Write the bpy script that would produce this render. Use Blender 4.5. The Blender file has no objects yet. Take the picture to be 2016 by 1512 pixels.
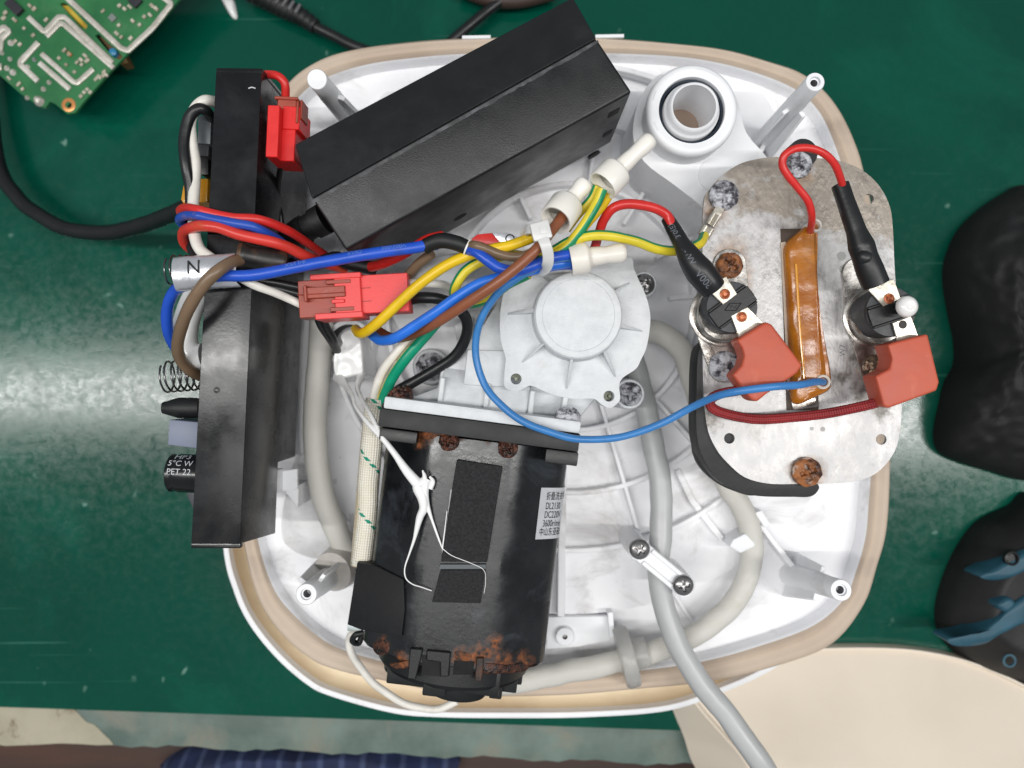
import bpy, bmesh, math, random
from mathutils import Vector, Matrix, noise as mnoise
from mathutils.geometry import tessellate_polygon
random.seed(7)
R = math.radians
scn = bpy.context.scene
C = scn.collection
# ---------------------------------------------------------------- camera, light, exposure
H = 415.0            # camera height above the bench, mm
F = 1520.0           # focal length in pixels of the 2016 px wide photograph
cam_d = bpy.data.cameras.new('camera')
cam = bpy.data.objects.new('camera', cam_d); C.objects.link(cam)
cam.location = (0, 0, H*0.001)
cam_d.sensor_width = 36.0; cam_d.lens = F/2016*36
cam_d.clip_start = 0.01; cam_d.clip_end = 20
cam_d.dof.use_dof = True; cam_d.dof.focus_distance = 0.288; cam_d.dof.aperture_fstop = 8.5
scn.camera = cam
w = bpy.data.worlds.new('World'); scn.world = w; w.use_nodes = True
w.node_tree.nodes['Background'].inputs[0].default_value = (0.86, 0.93, 1.0, 1)
w.node_tree.nodes['Background'].inputs[1].default_value = 0.29
def lamp(name, loc, size, power, col=(1, 0.985, 0.96), rot=(0, 0, 0)):
    d = bpy.data.lights.new(name, 'AREA'); d.shape = 'RECTANGLE'
    d.size, d.size_y = size; d.energy = power; d.color = col
    o = bpy.data.objects.new(name, d); C.objects.link(o); o.location = loc; o.rotation_euler = rot
    return o
# two ceiling tube fixtures run left to right above the bench, as their glare on the mat shows
lamp('tube_light', (-0.95, -0.02, 1.60), (1.25, 0.04), 15)
lamp('tube_light', (0.98, -0.10, 1.60), (1.05, 0.04), 15)
lamp('tube_light', (0.0, -0.06, 1.60), (0.55, 0.04), 5)  # added fill lamp overhead, brightens the shadowed hollows of the base
lamp('tube_light', (-0.05, -0.46, 1.70), (1.25, 0.12), 3)
scn.view_settings.view_transform = 'Standard'
try: scn.view_settings.look = 'None'
except Exception: pass
scn.view_settings.exposure = -0.1; scn.view_settings.gamma = 1.0
scn.cycles.max_bounces = 8; scn.cycles.transparent_max_bounces = 8
# ---------------------------------------------------------------- geometry helpers (all in mm)
def S(z): return (H - z)/F
def P(px, py, z): k = S(z); return Vector(((px-1008)*k, -(py-756)*k, z))
def ray(px, py): return Vector(((px-1008)/F, -(py-756)/F, -1.0))
CAMP = Vector((0, 0, H))
def ray_plane(px, py, p, n):
    d = ray(px, py); t = (p-CAMP).dot(n)/d.dot(n); return CAMP + d*t
def cat(pts, n=8, closed=False):
    out = []; m = len(pts)
    if m < 3 and not closed: 
        return [pts[0].lerp(pts[-1], i/n) for i in range(n+1)]
    rng = range(m) if closed else range(m-1)
    for i in rng:
        if closed: p0, p1, p2, p3 = (pts[(i+k-1) % m] for k in range(4))
        else:
            p1, p2 = pts[i], pts[i+1]
            p0 = pts[i-1] if i else p1*2-p2
            p3 = pts[i+2] if i+2 < m else p2*2-p1
        for j in range(n):
            t = j/n
            out.append(0.5*((2*p1)+(p2-p0)*t+(2*p0-5*p1+4*p2-p3)*t*t+(3*p1-p0-3*p2+p3)*t**3))
    if not closed: out.append(pts[-1].copy())
    return out
def nz(x, y, z, s=1.0): return mnoise.noise(Vector((x*s, y*s, z*s)))
class MB:
    def __init__(s): s.v = []; s.f = []; s.m = []; s.uv = {}
    def face(s, idx, mi=0, uv=None):
        s.f.append(tuple(idx)); s.m.append(mi)
        if uv: s.uv[len(s.f)-1] = uv
    def add(s, pts):
        b = len(s.v); s.v += [Vector(p) for p in pts]; return b
    def tube(s, pts, rad, seg=12, caps=True, matf=None, mi=0, flat=None, inner=None, up=None, twist=0, fixed=False):
        """sweep a round (or flat = (side, up) ratio) section along pts; rad number or list"""
        n = len(pts); rings = []
        rr = rad if isinstance(rad, (list, tuple)) else [rad]*n
        L = 0; Ls = []
        T = []
        for i in range(n):
            t = (pts[min(i+1, n-1)]-pts[max(i-1, 0)])
            T.append(t.normalized() if t.length > 1e-9 else Vector((1, 0, 0)))
            if i: L += (pts[i]-pts[i-1]).length
            Ls.append(L)
        ref = up or Vector((0, 0, 1))
        N = None
        for i in range(n):
            t = T[i]
            if flat is not None or fixed or N is None:
                N = ref - t*ref.dot(t)
                if N.length < 1e-4: N = Vector((0, 1, 0)) - t*t.y
            else: N = N - t*N.dot(t)
            N.normalize(); B = t.cross(N)
            ring = []
            for k in range(seg):
                a = 2*math.pi*k/seg + twist*Ls[i]
                cx, cy = math.cos(a), math.sin(a)
                if flat:
                    ex = 0.35
                    cx = math.copysign(abs(cx)**ex, cx)*flat[1]; cy = math.copysign(abs(cy)**ex, cy)*flat[0]
                ring.append(pts[i] + N*(cx*rr[i]) + B*(cy*rr[i]))
            rings.append(s.add(ring))
        for i in range(n-1):
            for k in range(seg):
                k2 = (k+1) % seg
                u0, u1 = k/seg, (k+1)/seg
                m = matf(k, i) if matf else mi
                s.face((rings[i]+k, rings[i]+k2, rings[i+1]+k2, rings[i+1]+k), m,
                       [(u0, Ls[i]), (u1, Ls[i]), (u1, Ls[i+1]), (u0, Ls[i+1])])
        if caps:
            s.face([rings[0]+k for k in range(seg)][::-1], mi); s.face([rings[-1]+k for k in range(seg)], mi)
        return s
    def lathe(s, p0, d, prof, seg=32, mi=0, close0=True, close1=True, matf=None):
        """profile [(distance along d, radius)]"""
        d = Vector(d).normalized(); x = d.orthogonal().normalized(); y = d.cross(x); rings = []
        for (t, r) in prof:
            rings.append(s.add([p0 + d*t + (x*math.cos(2*math.pi*k/seg)+y*math.sin(2*math.pi*k/seg))*r for k in range(seg)]))
        for i in range(len(prof)-1):
            for k in range(seg):
                k2 = (k+1) % seg
                s.face((rings[i]+k, rings[i]+k2, rings[i+1]+k2, rings[i+1]+k), matf(i) if matf else mi)
        if close0: s.face([rings[0]+k for k in range(seg)][::-1], mi)
        if close1: s.face([rings[-1]+k for k in range(seg)], mi)
        return s
    def prism(s, outer, z0, z1, holes=(), mi=0, bottom=True, dirv=None):
        """outer: list of points (top face, may be sloped); goes down to z0 (or along dirv)"""
        loops = [list(outer)] + [list(h) for h in holes]
        top = []; 
        for lp in loops:
            top.append(s.add([Vector((p[0], p[1], z1 if z1 is not None else p[2])) for p in lp]))
        bot = []
        for lp in loops:
            bot.append(s.add([Vector((p[0], p[1], z0)) for p in lp]))
        tris = tessellate_polygon([[Vector((p[0], p[1], 0)) for p in lp] for lp in loops])
        flat_top = [top[j]+i for j, lp in enumerate(loops) for i in range(len(lp))]
        flat_bot = [bot[j]+i for j, lp in enumerate(loops) for i in range(len(lp))]
        def area2(t):
            a, b, c = (s.v[flat_top[i]] for i in t); return (b.x-a.x)*(c.y-a.y)-(b.y-a.y)*(c.x-a.x)
        for t in tris:
            if area2(t) < 0: t = tuple(t)[::-1]
            s.face([flat_top[i] for i in t], mi)
            if bottom: s.face([flat_bot[i] for i in t][::-1], mi)
        for j, lp in enumerate(loops):
            n = len(lp)
            ar = sum(lp[i][0]*lp[(i+1) % n][1]-lp[(i+1) % n][0]*lp[i][1] for i in range(n))
            ccw = ar > 0
            if j: ccw = not ccw
            for i in range(n):
                k = (i+1) % n
                q = (bot[j]+i, bot[j]+k, top[j]+k, top[j]+i)
                s.face(q if ccw else q[::-1], mi)
        return s
    def obox(s, c, ax, ay, az, hx, hy, hz, mi=0):
        ax, ay, az = Vector(ax).normalized()*hx, Vector(ay).normalized()*hy, Vector(az).normalized()*hz
        b = s.add([c+ax*i+ay*j+az*k for i in (-1, 1) for j in (-1, 1) for k in (-1, 1)])
        for q in ((0, 1, 3, 2), (4, 6, 7, 5), (0, 4, 5, 1), (2, 3, 7, 6), (0, 2, 6, 4), (1, 5, 7, 3)):
            s.face([b+i for i in q], mi)
        return s
    def pillow(s, outline, zf, n=26, mi=0, zb=0.0, bottom=True):
        """dome over an outline: rings shrink to the centroid; zf(x, y, t) gives z, t = 0 rim .. 1 middle"""
        m = len(outline); cx = sum(p[0] for p in outline)/m; cy = sum(p[1] for p in outline)/m
        rings = [s.add([Vector((p[0], p[1], zb)) for p in outline])]
        for i in range(n):
            t = i/(n-1)*0.985; q = []
            for p in outline:
                x = p[0]+(cx-p[0])*t; y = p[1]+(cy-p[1])*t; q.append(Vector((x, y, zf(x, y, t))))
            rings.append(s.add(q))
        ar = sum(outline[i][0]*outline[(i+1) % m][1]-outline[(i+1) % m][0]*outline[i][1] for i in range(m))
        for i in range(len(rings)-1):
            for k in range(m):
                k2 = (k+1) % m; q = (rings[i]+k, rings[i]+k2, rings[i+1]+k2, rings[i+1]+k)
                s.face(q if ar > 0 else q[::-1], mi)
        q = [rings[-1]+k for k in range(m)]; s.face(q if ar > 0 else q[::-1], mi)
        return s
ROOTLOC = {}
def finish(name, mb, mats, parent=None, smooth=40, bevel=0, bseg=2, origin=None, jitter=0):
    if parent is not None: org = ROOTLOC[parent.name]
    else: org = Vector(origin) if origin is not None else Vector((0, 0, 0))
    me = bpy.data.meshes.new(name)
    me.from_pydata([((v-org)*0.001)[:] for v in mb.v], [], mb.f)
    if not isinstance(mats, (list, tuple)): mats = [mats]
    for m in mats: me.materials.append(m)
    me.polygons.foreach_set('material_index', mb.m)
    if mb.uv:
        uvl = me.uv_layers.new(name='UVMap')
        for pi, uv in mb.uv.items():
            for li, c in zip(me.polygons[pi].loop_indices, uv): uvl.data[li].uv = c
    if bevel:
        bm = bmesh.new(); bm.from_mesh(me)
        bmesh.ops.remove_doubles(bm, verts=bm.verts, dist=1e-6)
        bmesh.ops.recalc_face_normals(bm, faces=bm.faces)
        es = [e for e in bm.edges if len(e.link_faces) == 2 and e.calc_face_angle(0) > R(30)]
        bmesh.ops.bevel(bm, geom=es, offset=bevel*0.001, segments=bseg, profile=0.6, affect='EDGES', clamp_overlap=True)
        bm.to_mesh(me); bm.free()
    me.polygons.foreach_set('use_smooth', [True]*len(me.polygons))
    try: me.set_sharp_from_angle(angle=R(smooth))
    except Exception: pass
    me.update()
    o = bpy.data.objects.new(name, me); C.objects.link(o)
    if parent is not None: o.parent = parent
    else: o.location = org*0.001
    ROOTLOC[o.name] = org
    return o
def tag(o, label=None, cat_=None, group=None, kind=None):
    if label: o['label'] = label
    if cat_: o['category'] = cat_
    if group: o['group'] = group
    if kind: o['kind'] = kind
    return o
def thing(name, label, cat_, loc, group=None):
    o = bpy.data.objects.new(name, None); C.objects.link(o)
    o.empty_display_size = 0.01
    o.location = Vector(loc)*0.001; ROOTLOC[o.name] = Vector(loc)
    return tag(o, label, cat_, group)
def part(name, mb, mat, parent, **k): return finish(name, mb, mat, parent, **k)
def one(name, mb, mat, label, cat_, group=None, **k):
    """a thing that is one mesh; origin at its middle"""
    c = sum(mb.v, Vector())/len(mb.v); c.z = min(v.z for v in mb.v)
    return tag(finish(name, mb, mat, None, origin=c, **k), label, cat_, group)
def text_mesh(txt, size, mapf, mi=0, mb=None, align='CENTER', sub=0.0):
    """flat lettering, its outline mapped through mapf(x, y) in mm"""
    cu = bpy.data.curves.new('lettering', 'FONT'); cu.body = txt; cu.size = size; cu.align_x = align; cu.align_y = 'CENTER'
    cu.resolution_u = 3
    to = bpy.data.objects.new('lettering', cu); C.objects.link(to)
    dg = bpy.context.evaluated_depsgraph_get(); me = bpy.data.meshes.new_from_object(to.evaluated_get(dg))
    mb = mb or MB()
    b = mb.add([mapf(v.co.x, v.co.y) for v in me.vertices])
    for p in me.polygons: mb.face([b+i for i in p.vertices], mi)
    bpy.data.objects.remove(to); bpy.data.curves.remove(cu); bpy.data.meshes.remove(me)
    return mb
# ---------------------------------------------------------------- materials
def lin(c):
    return tuple((x/255/12.92 if x/255 <= 0.04045 else ((x/255+0.055)/1.055)**2.4) for x in c)
def M(name, col, rough=0.5, metal=0.0, col2=None, vs=120, lo=0.35, hi=0.65, bump=0.0, bs=600, spec=0.5, rvar=0.08,
      trans=0.0, coat=0.0, sss=0.0, grime=None, gs=60, glo=0.55, ghi=0.75, aniso=None, detail=6, ior=1.5):
    m = bpy.data.materials.new(name); m.use_nodes = True; nt = m.node_tree; N = nt.nodes; L = nt.links
    b = N['Principled BSDF']
    tc = N.new('ShaderNodeTexCoord')
    src = tc.outputs['Object']
    if aniso:
        mp = N.new('ShaderNodeMapping'); mp.inputs['Scale'].default_value = aniso; L.new(src, mp.inputs[0]); src = mp.outputs[0]
    n1 = N.new('ShaderNodeTexNoise'); n1.inputs['Scale'].default_value = vs; n1.inputs['Detail'].default_value = detail
    n1.inputs['Roughness'].default_value = 0.6
    L.new(src, n1.inputs['Vector'])
    col2 = col2 or tuple(c*0.86 for c in col)
    cr = N.new('ShaderNodeValToRGB'); cr.color_ramp.elements[0].position = lo; cr.color_ramp.elements[1].position = hi
    cr.color_ramp.elements[0].color = (*col2, 1); cr.color_ramp.elements[1].color = (*col, 1)
    L.new(n1.outputs[0], cr.inputs[0]); colout = cr.outputs[0]
    if grime:
        n3 = N.new('ShaderNodeTexNoise'); n3.inputs['Scale'].default_value = gs; n3.inputs['Detail'].default_value = 8
        n3.inputs['Roughness'].default_value = 0.65; n3.inputs['Distortion'].default_value = 0.6
        L.new(tc.outputs['Object'], n3.inputs['Vector'])
        mr = N.new('ShaderNodeMapRange'); mr.inputs[1].default_value = glo; mr.inputs[2].default_value = ghi
        L.new(n3.outputs[0], mr.inputs[0])
        mx = N.new('ShaderNodeMix'); mx.data_type = 'RGBA'
        L.new(mr.outputs[0], mx.inputs[0]); L.new(colout, mx.inputs[6]); mx.inputs[7].default_value = (*grime, 1)
        colout = mx.outputs[2]
    L.new(colout, b.inputs['Base Color'])
    b.inputs['Metallic'].default_value = metal; b.inputs['IOR'].default_value = ior
    b.inputs['Specular IOR Level'].default_value = spec
    n2 = N.new('ShaderNodeTexNoise'); n2.inputs['Scale'].default_value = bs; n2.inputs['Detail'].default_value = 5
    L.new(src, n2.inputs['Vector'])
    rm = N.new('ShaderNodeMapRange'); rm.inputs[3].default_value = max(0.02, rough-rvar); rm.inputs[4].default_value = min(1, rough+rvar)
    rm.inputs[1].default_value = 0.3; rm.inputs[2].default_value = 0.7
    L.new(n1.outputs[0], rm.inputs[0]); L.new(rm.outputs[0], b.inputs['Roughness'])
    if bump:
        bp = N.new('ShaderNodeBump'); bp.inputs['Strength'].default_value = bump; bp.inputs['Distance'].default_value = 0.0006
        L.new(n2.outputs[0], bp.inputs['Height']); L.new(bp.outputs[0], b.inputs['Normal'])
    if trans: b.inputs['Transmission Weight'].default_value = trans
    if coat: b.inputs['Coat Weight'].default_value = coat; b.inputs['Coat Roughness'].default_value = 0.15
    if sss:
        b.inputs['Subsurface Weight'].default_value = sss; b.inputs['Subsurface Radius'].default_value = (0.003, 0.003, 0.003)
        b.inputs['Subsurface Scale'].default_value = 1.0
    return m
def nodes_of(m): return m.node_tree.nodes, m.node_tree.links, m.node_tree.nodes['Principled BSDF']

white_pl = M('white_moulded_plastic', lin((240, 241, 243)), 0.42, vs=40, col2=lin((232, 233, 236)), bump=0.05, bs=900, grime=lin((176, 170, 164)), gs=38, glo=0.6, ghi=0.85)
floor_pl = M('white_base_plastic', lin((246, 246, 248)), 0.4, vs=30, col2=lin((234, 234, 237)), bump=0.04, bs=700, grime=lin((158, 150, 143)), gs=26, glo=0.53, ghi=0.8)
nylon = M('frosted_white_nylon', lin((214, 217, 219)), 0.42, vs=200, col2=lin((200, 203, 206)), bump=0.22, bs=1500, sss=0.0, grime=lin((188, 186, 182)), gs=55, glo=0.62, ghi=0.85)
tan_si = M('tan_silicone', lin((198, 181, 163)), 0.6, vs=25, col2=lin((184, 165, 147)), bump=0.08, bs=500)
cream_ch = M('cream_channel', lin((236, 219, 188)), 0.5, vs=20, col2=lin((214, 192, 160)))
cream = M('cream_plastic', lin((226, 214, 197)), 0.4, vs=10, col2=lin((219, 206, 189)), bump=0.03, bs=400, grime=lin((200, 180, 158)), gs=14, glo=0.66, ghi=0.9)
blk_tex = M('black_textured_plastic', lin((22, 23, 25)), 0.44, vs=90, col2=lin((21, 22, 24)), bump=0.12, bs=2200, rvar=0.1, grime=lin((40, 41, 44)), gs=45, glo=0.55, ghi=0.85)
blk_dusty = M('dusty_black_plastic', lin((25, 26, 28)), 0.4, vs=70, col2=lin((18, 19, 21)), bump=0.13, bs=2200, rvar=0.1, spec=0.45, grime=lin((42, 44, 47)), gs=26, glo=0.48, ghi=0.8)
blk_case = M('black_glossy_case', lin((24, 25, 28)), 0.25, vs=60, col2=lin((16, 17, 19)), bump=0.03, bs=900, rvar=0.1, grime=lin((50, 48, 46)), gs=28, glo=0.52, ghi=0.85)
blk = M('black_plastic', lin((19, 20, 21)), 0.42, vs=100, bump=0.08, bs=900)
blk_rub = M('black_rubber', lin((22, 23, 25)), 0.55, vs=60, col2=lin((14, 15, 16)), bump=0.12, bs=700, grime=lin((44, 47, 52)), gs=50, glo=0.6, ghi=0.9)
blk_paint = M('black_painted_steel', lin((26, 28, 31)), 0.28, vs=70, col2=lin((18, 19, 21)), bump=0.08, bs=500, rvar=0.12, spec=0.6, grime=lin((74, 79, 86)), gs=45, glo=0.55, ghi=0.9)
blk_shrink = M('black_heat_shrink', lin((26, 27, 29)), 0.38, vs=80, bump=0.1, bs=700)
foam = M('dark_foam', lin((50, 50, 52)), 0.95, vs=1100, col2=lin((16, 16, 18)), lo=0.3, hi=0.7, bump=1.0, bs=1600)
rust = M('rust', lin((92, 50, 32)), 0.42, vs=420, col2=lin((26, 18, 16)), lo=0.40, hi=0.68, bump=1.0, bs=900, rvar=0.25, grime=lin((158, 90, 46)), gs=300, glo=0.6, ghi=0.76)
orust = M('orange_rust', lin((138, 76, 32)), 0.7, vs=380, col2=lin((44, 26, 16)), lo=0.4, hi=0.68, bump=0.8, bs=900, grime=lin((196, 150, 110)), gs=320, glo=0.6, ghi=0.75)
corr = M('corroded_zinc', lin((196, 197, 203)), 0.6, vs=300, col2=lin((70, 69, 76)), lo=0.40, hi=0.56, bump=1.0, bs=800, metal=0.25, rvar=0.2, grime=lin((88, 62, 50)), gs=230, glo=0.6, ghi=0.75)
steel = M('bright_steel', lin((214, 210, 204)), 0.26, metal=0.85, vs=150, col2=lin((140, 134, 128)), bump=0.08, bs=600, rvar=0.1)
darksteel = M('dark_chrome', lin((150, 148, 148)), 0.3, metal=0.85, vs=150, bump=0.06, bs=600)
tin = M('tinned_terminal', lin((226, 222, 210)), 0.32, metal=0.75, vs=200, col2=lin((200, 192, 178)), bump=0.1, bs=700)
copper = M('copper_rivet', lin((222, 140, 98)), 0.4, metal=0.35, vs=500, col2=lin((150, 78, 50)), bump=0.3, bs=1500)
label_al = M('silver_label', lin((214, 215, 219)), 0.4, metal=0.2, vs=60, bump=0.04, bs=500)
ink = M('black_ink', lin((18, 18, 22)), 0.6)
wink = M('pale_ink', lin((206, 208, 212)), 0.6)
greyink = M('grey_ink', lin((110, 114, 122)), 0.6)
def wire_mat(n, c, grime=None, rough=0.36, **k):
    return M(n, lin(c), rough, vs=90, col2=tuple(x*0.84 for x in lin(c)), bump=0.06, bs=700, spec=0.5, grime=lin(grime) if grime else tuple(x*0.55+0.012 for x in lin(c)), gs=70, glo=k.get('glo', 0.6), ghi=k.get('ghi', 0.8))
red_w = wire_mat('red_wire', (214, 46, 42)); red_st = wire_mat('red_wire_stained', (214, 58, 48), (160, 104, 50), glo=0.55, ghi=0.75)
blue_w = wire_mat('blue_wire', (30, 82, 196)); blue_b = wire_mat('bright_blue_wire', (40, 116, 224)); blue_l = wire_mat('light_blue_wire', (62, 130, 196))
blue_st = wire_mat('blue_wire_stained', (36, 78, 176), (150, 108, 60), glo=0.54, ghi=0.72)
yel = wire_mat('yellow_wire', (236, 196, 26)); yel2 = wire_mat('yellow_stripe', (226, 206, 52)); grn = wire_mat('green_stripe', (18, 142, 92)); grn2 = wire_mat('teal_green_stripe', (10, 156, 118))
brn = wire_mat('brown_wire', (142, 84, 56)); gbrn = wire_mat('grey_brown_wire', (122, 100, 78), (86, 66, 48)); wht_w = wire_mat('white_wire', (236, 232, 224), (198, 186, 166)); blk_w = wire_mat('black_wire', (26, 27, 29))
blk_cab = wire_mat('black_cable', (22, 23, 25), rough=0.4)
dred = M('dark_red_braid', lin((150, 44, 44)), 0.6, vs=200, col2=lin((104, 26, 30)), bump=0.3, bs=1200)
red_con = M('red_nylon', lin((232, 72, 70)), 0.42, vs=60, col2=lin((222, 60, 60)), bump=0.08, bs=700, grime=lin((196, 100, 84)), gs=90, glo=0.62, ghi=0.85)
red_con2 = M('deep_red_nylon', lin((226, 38, 36)), 0.42, vs=60, col2=lin((212, 30, 30)), bump=0.06, bs=700)
brn_con = M('brown_red_nylon', lin((164, 74, 56)), 0.45, vs=80, col2=lin((146, 60, 46)), bump=0.1, bs=700, grime=lin((196, 146, 132)), gs=110, glo=0.62, ghi=0.8)
boot = M('brick_red_silicone', lin((192, 88, 62)), 0.5, vs=50, col2=lin((178, 76, 54)), bump=0.25, bs=160, grime=lin((206, 118, 92)), gs=80, glo=0.6, ghi=0.85)
hose_b = M('milky_hose', lin((226, 224, 217)), 0.42, vs=20, col2=lin((214, 211, 203)), bump=0.03, bs=500, grime=lin((186, 174, 152)), gs=22, glo=0.58, ghi=0.9, trans=0.2, ior=1.25)
hose_g = M('grey_hose', lin((184, 186, 186)), 0.36, vs=40, col2=lin((176, 177, 177)), bump=0.03, bs=500, grime=lin((150, 142, 134)), gs=90, glo=0.66, ghi=0.8)
cap_w = M('ivory_nylon', lin((240, 237, 230)), 0.3, vs=60, col2=lin((234, 230, 221)), bump=0.04, bs=500)
cap_st = M('ivory_nylon_stained', lin((238, 232, 222)), 0.35, vs=60, bump=0.06, bs=500, grime=lin((206, 146, 84)), gs=110, glo=0.58, ghi=0.74)
tie_w = M('milky_cable_tie', lin((222, 222, 220)), 0.35, vs=60, bump=0.04, bs=500)
glue = M('white_hot_glue', lin((246, 246, 245)), 0.3, vs=40, bump=0.1, bs=350, spec=0.6, coat=0.3)

def stain(m, org, spots, dark, light, lo=-0.2, hi=-0.9, ns=150, rough=0.7):
    """ragged stains of their own shape round given points: [(point mm, radius mm)]"""
    N, L, b = nodes_of(m); old = b.inputs['Base Color'].links[0].from_socket
    tc = N.new('ShaderNodeTexCoord'); n = N.new('ShaderNodeTexNoise'); n.inputs['Scale'].default_value = ns; n.inputs['Detail'].default_value = 9; n.inputs['Roughness'].default_value = 0.7
    L.new(tc.outputs['Object'], n.inputs['Vector']); best = None
    for c, r in spots:
        d = N.new('ShaderNodeVectorMath'); d.operation = 'DISTANCE'; L.new(tc.outputs['Object'], d.inputs[0]); d.inputs[1].default_value = ((c-org)*0.001)[:]
        q = N.new('ShaderNodeMath'); q.operation = 'DIVIDE'; L.new(d.outputs['Value'], q.inputs[0]); q.inputs[1].default_value = r*0.001
        if best is None: best = q.outputs[0]
        else:
            mn = N.new('ShaderNodeMath'); mn.operation = 'SMOOTH_MIN'; mn.inputs[2].default_value = 0.15; L.new(best, mn.inputs[0]); L.new(q.outputs[0], mn.inputs[1]); best = mn.outputs[0]
    a = N.new('ShaderNodeMath'); a.operation = 'MULTIPLY_ADD'; a.inputs[1].default_value = -2.6; L.new(n.outputs[0], a.inputs[0]); L.new(best, a.inputs[2])
    mr = N.new('ShaderNodeMapRange'); mr.inputs[1].default_value = lo; mr.inputs[2].default_value = hi; L.new(a.outputs[0], mr.inputs[0])
    n2 = N.new('ShaderNodeTexNoise'); n2.inputs['Scale'].default_value = 420; n2.inputs['Detail'].default_value = 6; L.new(tc.outputs['Object'], n2.inputs['Vector'])
    cr = N.new('ShaderNodeValToRGB'); cr.color_ramp.elements[0].position = 0.38; cr.color_ramp.elements[1].position = 0.66
    cr.color_ramp.elements[0].color = (*lin(dark), 1); cr.color_ramp.elements[1].color = (*lin(light), 1); L.new(n2.outputs[0], cr.inputs[0])
    mx = N.new('ShaderNodeMix'); mx.data_type = 'RGBA'; L.new(mr.outputs[0], mx.inputs[0]); L.new(old, mx.inputs[6]); L.new(cr.outputs[0], mx.inputs[7]); L.new(mx.outputs[2], b.inputs['Base Color'])
    ro = b.inputs['Roughness'].links[0].from_socket; mx2 = N.new('ShaderNodeMix'); L.new(mr.outputs[0], mx2.inputs[0]); L.new(ro, mx2.inputs[2]); mx2.inputs[3].default_value = rough; L.new(mx2.outputs[0], b.inputs['Roughness'])
    return m
# ---- special materials
def make_mat_green():
    m = M('green_bench_mat', lin((1, 74, 58)), 0.2, vs=5, col2=lin((1, 64, 50)), bump=0.04, bs=150, rvar=0.07, spec=0.36, grime=lin((12, 92, 74)), gs=9, glo=0.5, ghi=0.85)
    N, L, b = nodes_of(m)
    tc = N.new('ShaderNodeTexCoord'); old = b.inputs['Base Color'].links[0].from_socket
    v = N.new('ShaderNodeTexVoronoi'); v.inputs['Scale'].default_value = 60; v.inputs['Randomness'].default_value = 1
    n = N.new('ShaderNodeTexNoise'); n.inputs['Scale'].default_value = 90
    ad = N.new('ShaderNodeVectorMath'); ad.operation = 'MULTIPLY_ADD'; ad.inputs[1].default_value = (0.012,)*3
    L.new(tc.outputs['Object'], n.inputs['Vector']); L.new(n.outputs['Color'], ad.inputs[0]); L.new(tc.outputs['Object'], ad.inputs[2])
    L.new(ad.outputs[0], v.inputs['Vector'])
    r = N.new('ShaderNodeMapRange'); r.inputs[1].default_value = 0.12; r.inputs[2].default_value = 0.05
    L.new(v.outputs['Distance'], r.inputs[0])
    n4 = N.new('ShaderNodeTexNoise'); n4.inputs['Scale'].default_value = 17
    L.new(tc.outputs['Object'], n4.inputs['Vector'])
    r4 = N.new('ShaderNodeMapRange'); r4.inputs[1].default_value = 0.5; r4.inputs[2].default_value = 0.62
    L.new(n4.outputs[0], r4.inputs[0])
    mu = N.new('ShaderNodeMath'); mu.operation = 'MULTIPLY'; L.new(r.outputs[0], mu.inputs[0]); L.new(r4.outputs[0], mu.inputs[1])
    mu2 = N.new('ShaderNodeMath'); mu2.operation = 'MULTIPLY'; mu2.inputs[1].default_value = 0.38; L.new(mu.outputs[0], mu2.inputs[0])
    mx = N.new('ShaderNodeMix'); mx.data_type = 'RGBA'; mx.inputs[7].default_value = (*lin((158, 200, 186)), 1)
    L.new(mu2.outputs[0], mx.inputs[0]); L.new(old, mx.inputs[6])
    base = mx.outputs[2]
    for ang, sc in ((0.35, 1.0), (-0.8, 0.7), (1.35, 0.9)):     # long faint scratches in three directions
        mp = N.new('ShaderNodeMapping'); mp.inputs['Rotation'].default_value = (0, 0, ang); mp.inputs['Scale'].default_value = (7*sc, 260*sc, 1)
        L.new(tc.outputs['Object'], mp.inputs[0]); ns = N.new('ShaderNodeTexNoise'); ns.inputs['Scale'].default_value = 1.0; ns.inputs['Detail'].default_value = 2
        L.new(mp.outputs[0], ns.inputs['Vector']); rs = N.new('ShaderNodeMapRange'); rs.inputs[1].default_value = 0.70; rs.inputs[2].default_value = 0.78; rs.inputs[4].default_value = 0.35
        L.new(ns.outputs[0], rs.inputs[0]); m2 = N.new('ShaderNodeMix'); m2.data_type = 'RGBA'; m2.inputs[7].default_value = (*lin((84, 146, 128)), 1)
        L.new(rs.outputs[0], m2.inputs[0]); L.new(base, m2.inputs[6]); base = m2.outputs[2]
    L.new(base, b.inputs['Base Color'])
    # worn, finely scuffed gloss
    nr = N.new('ShaderNodeTexNoise'); nr.inputs['Scale'].default_value = 210; nr.inputs['Detail'].default_value = 9; nr.inputs['Roughness'].default_value = 0.75; nr.inputs['Distortion'].default_value = 0.35
    L.new(tc.outputs['Object'], nr.inputs['Vector']); rr = N.new('ShaderNodeMapRange'); rr.inputs[1].default_value = 0.38; rr.inputs[2].default_value = 0.62; rr.inputs[3].default_value = 0.12; rr.inputs[4].default_value = 0.23
    L.new(nr.outputs[0], rr.inputs[0]); L.new(rr.outputs[0], b.inputs['Roughness'])
    bp2 = N.new('ShaderNodeBump'); bp2.inputs['Strength'].default_value = 0.07; bp2.inputs['Distance'].default_value = 0.0005
    L.new(nr.outputs[0], bp2.inputs['Height']); L.new(bp2.outputs[0], b.inputs['Normal'])
    return m
mat_green = make_mat_green()
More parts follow.
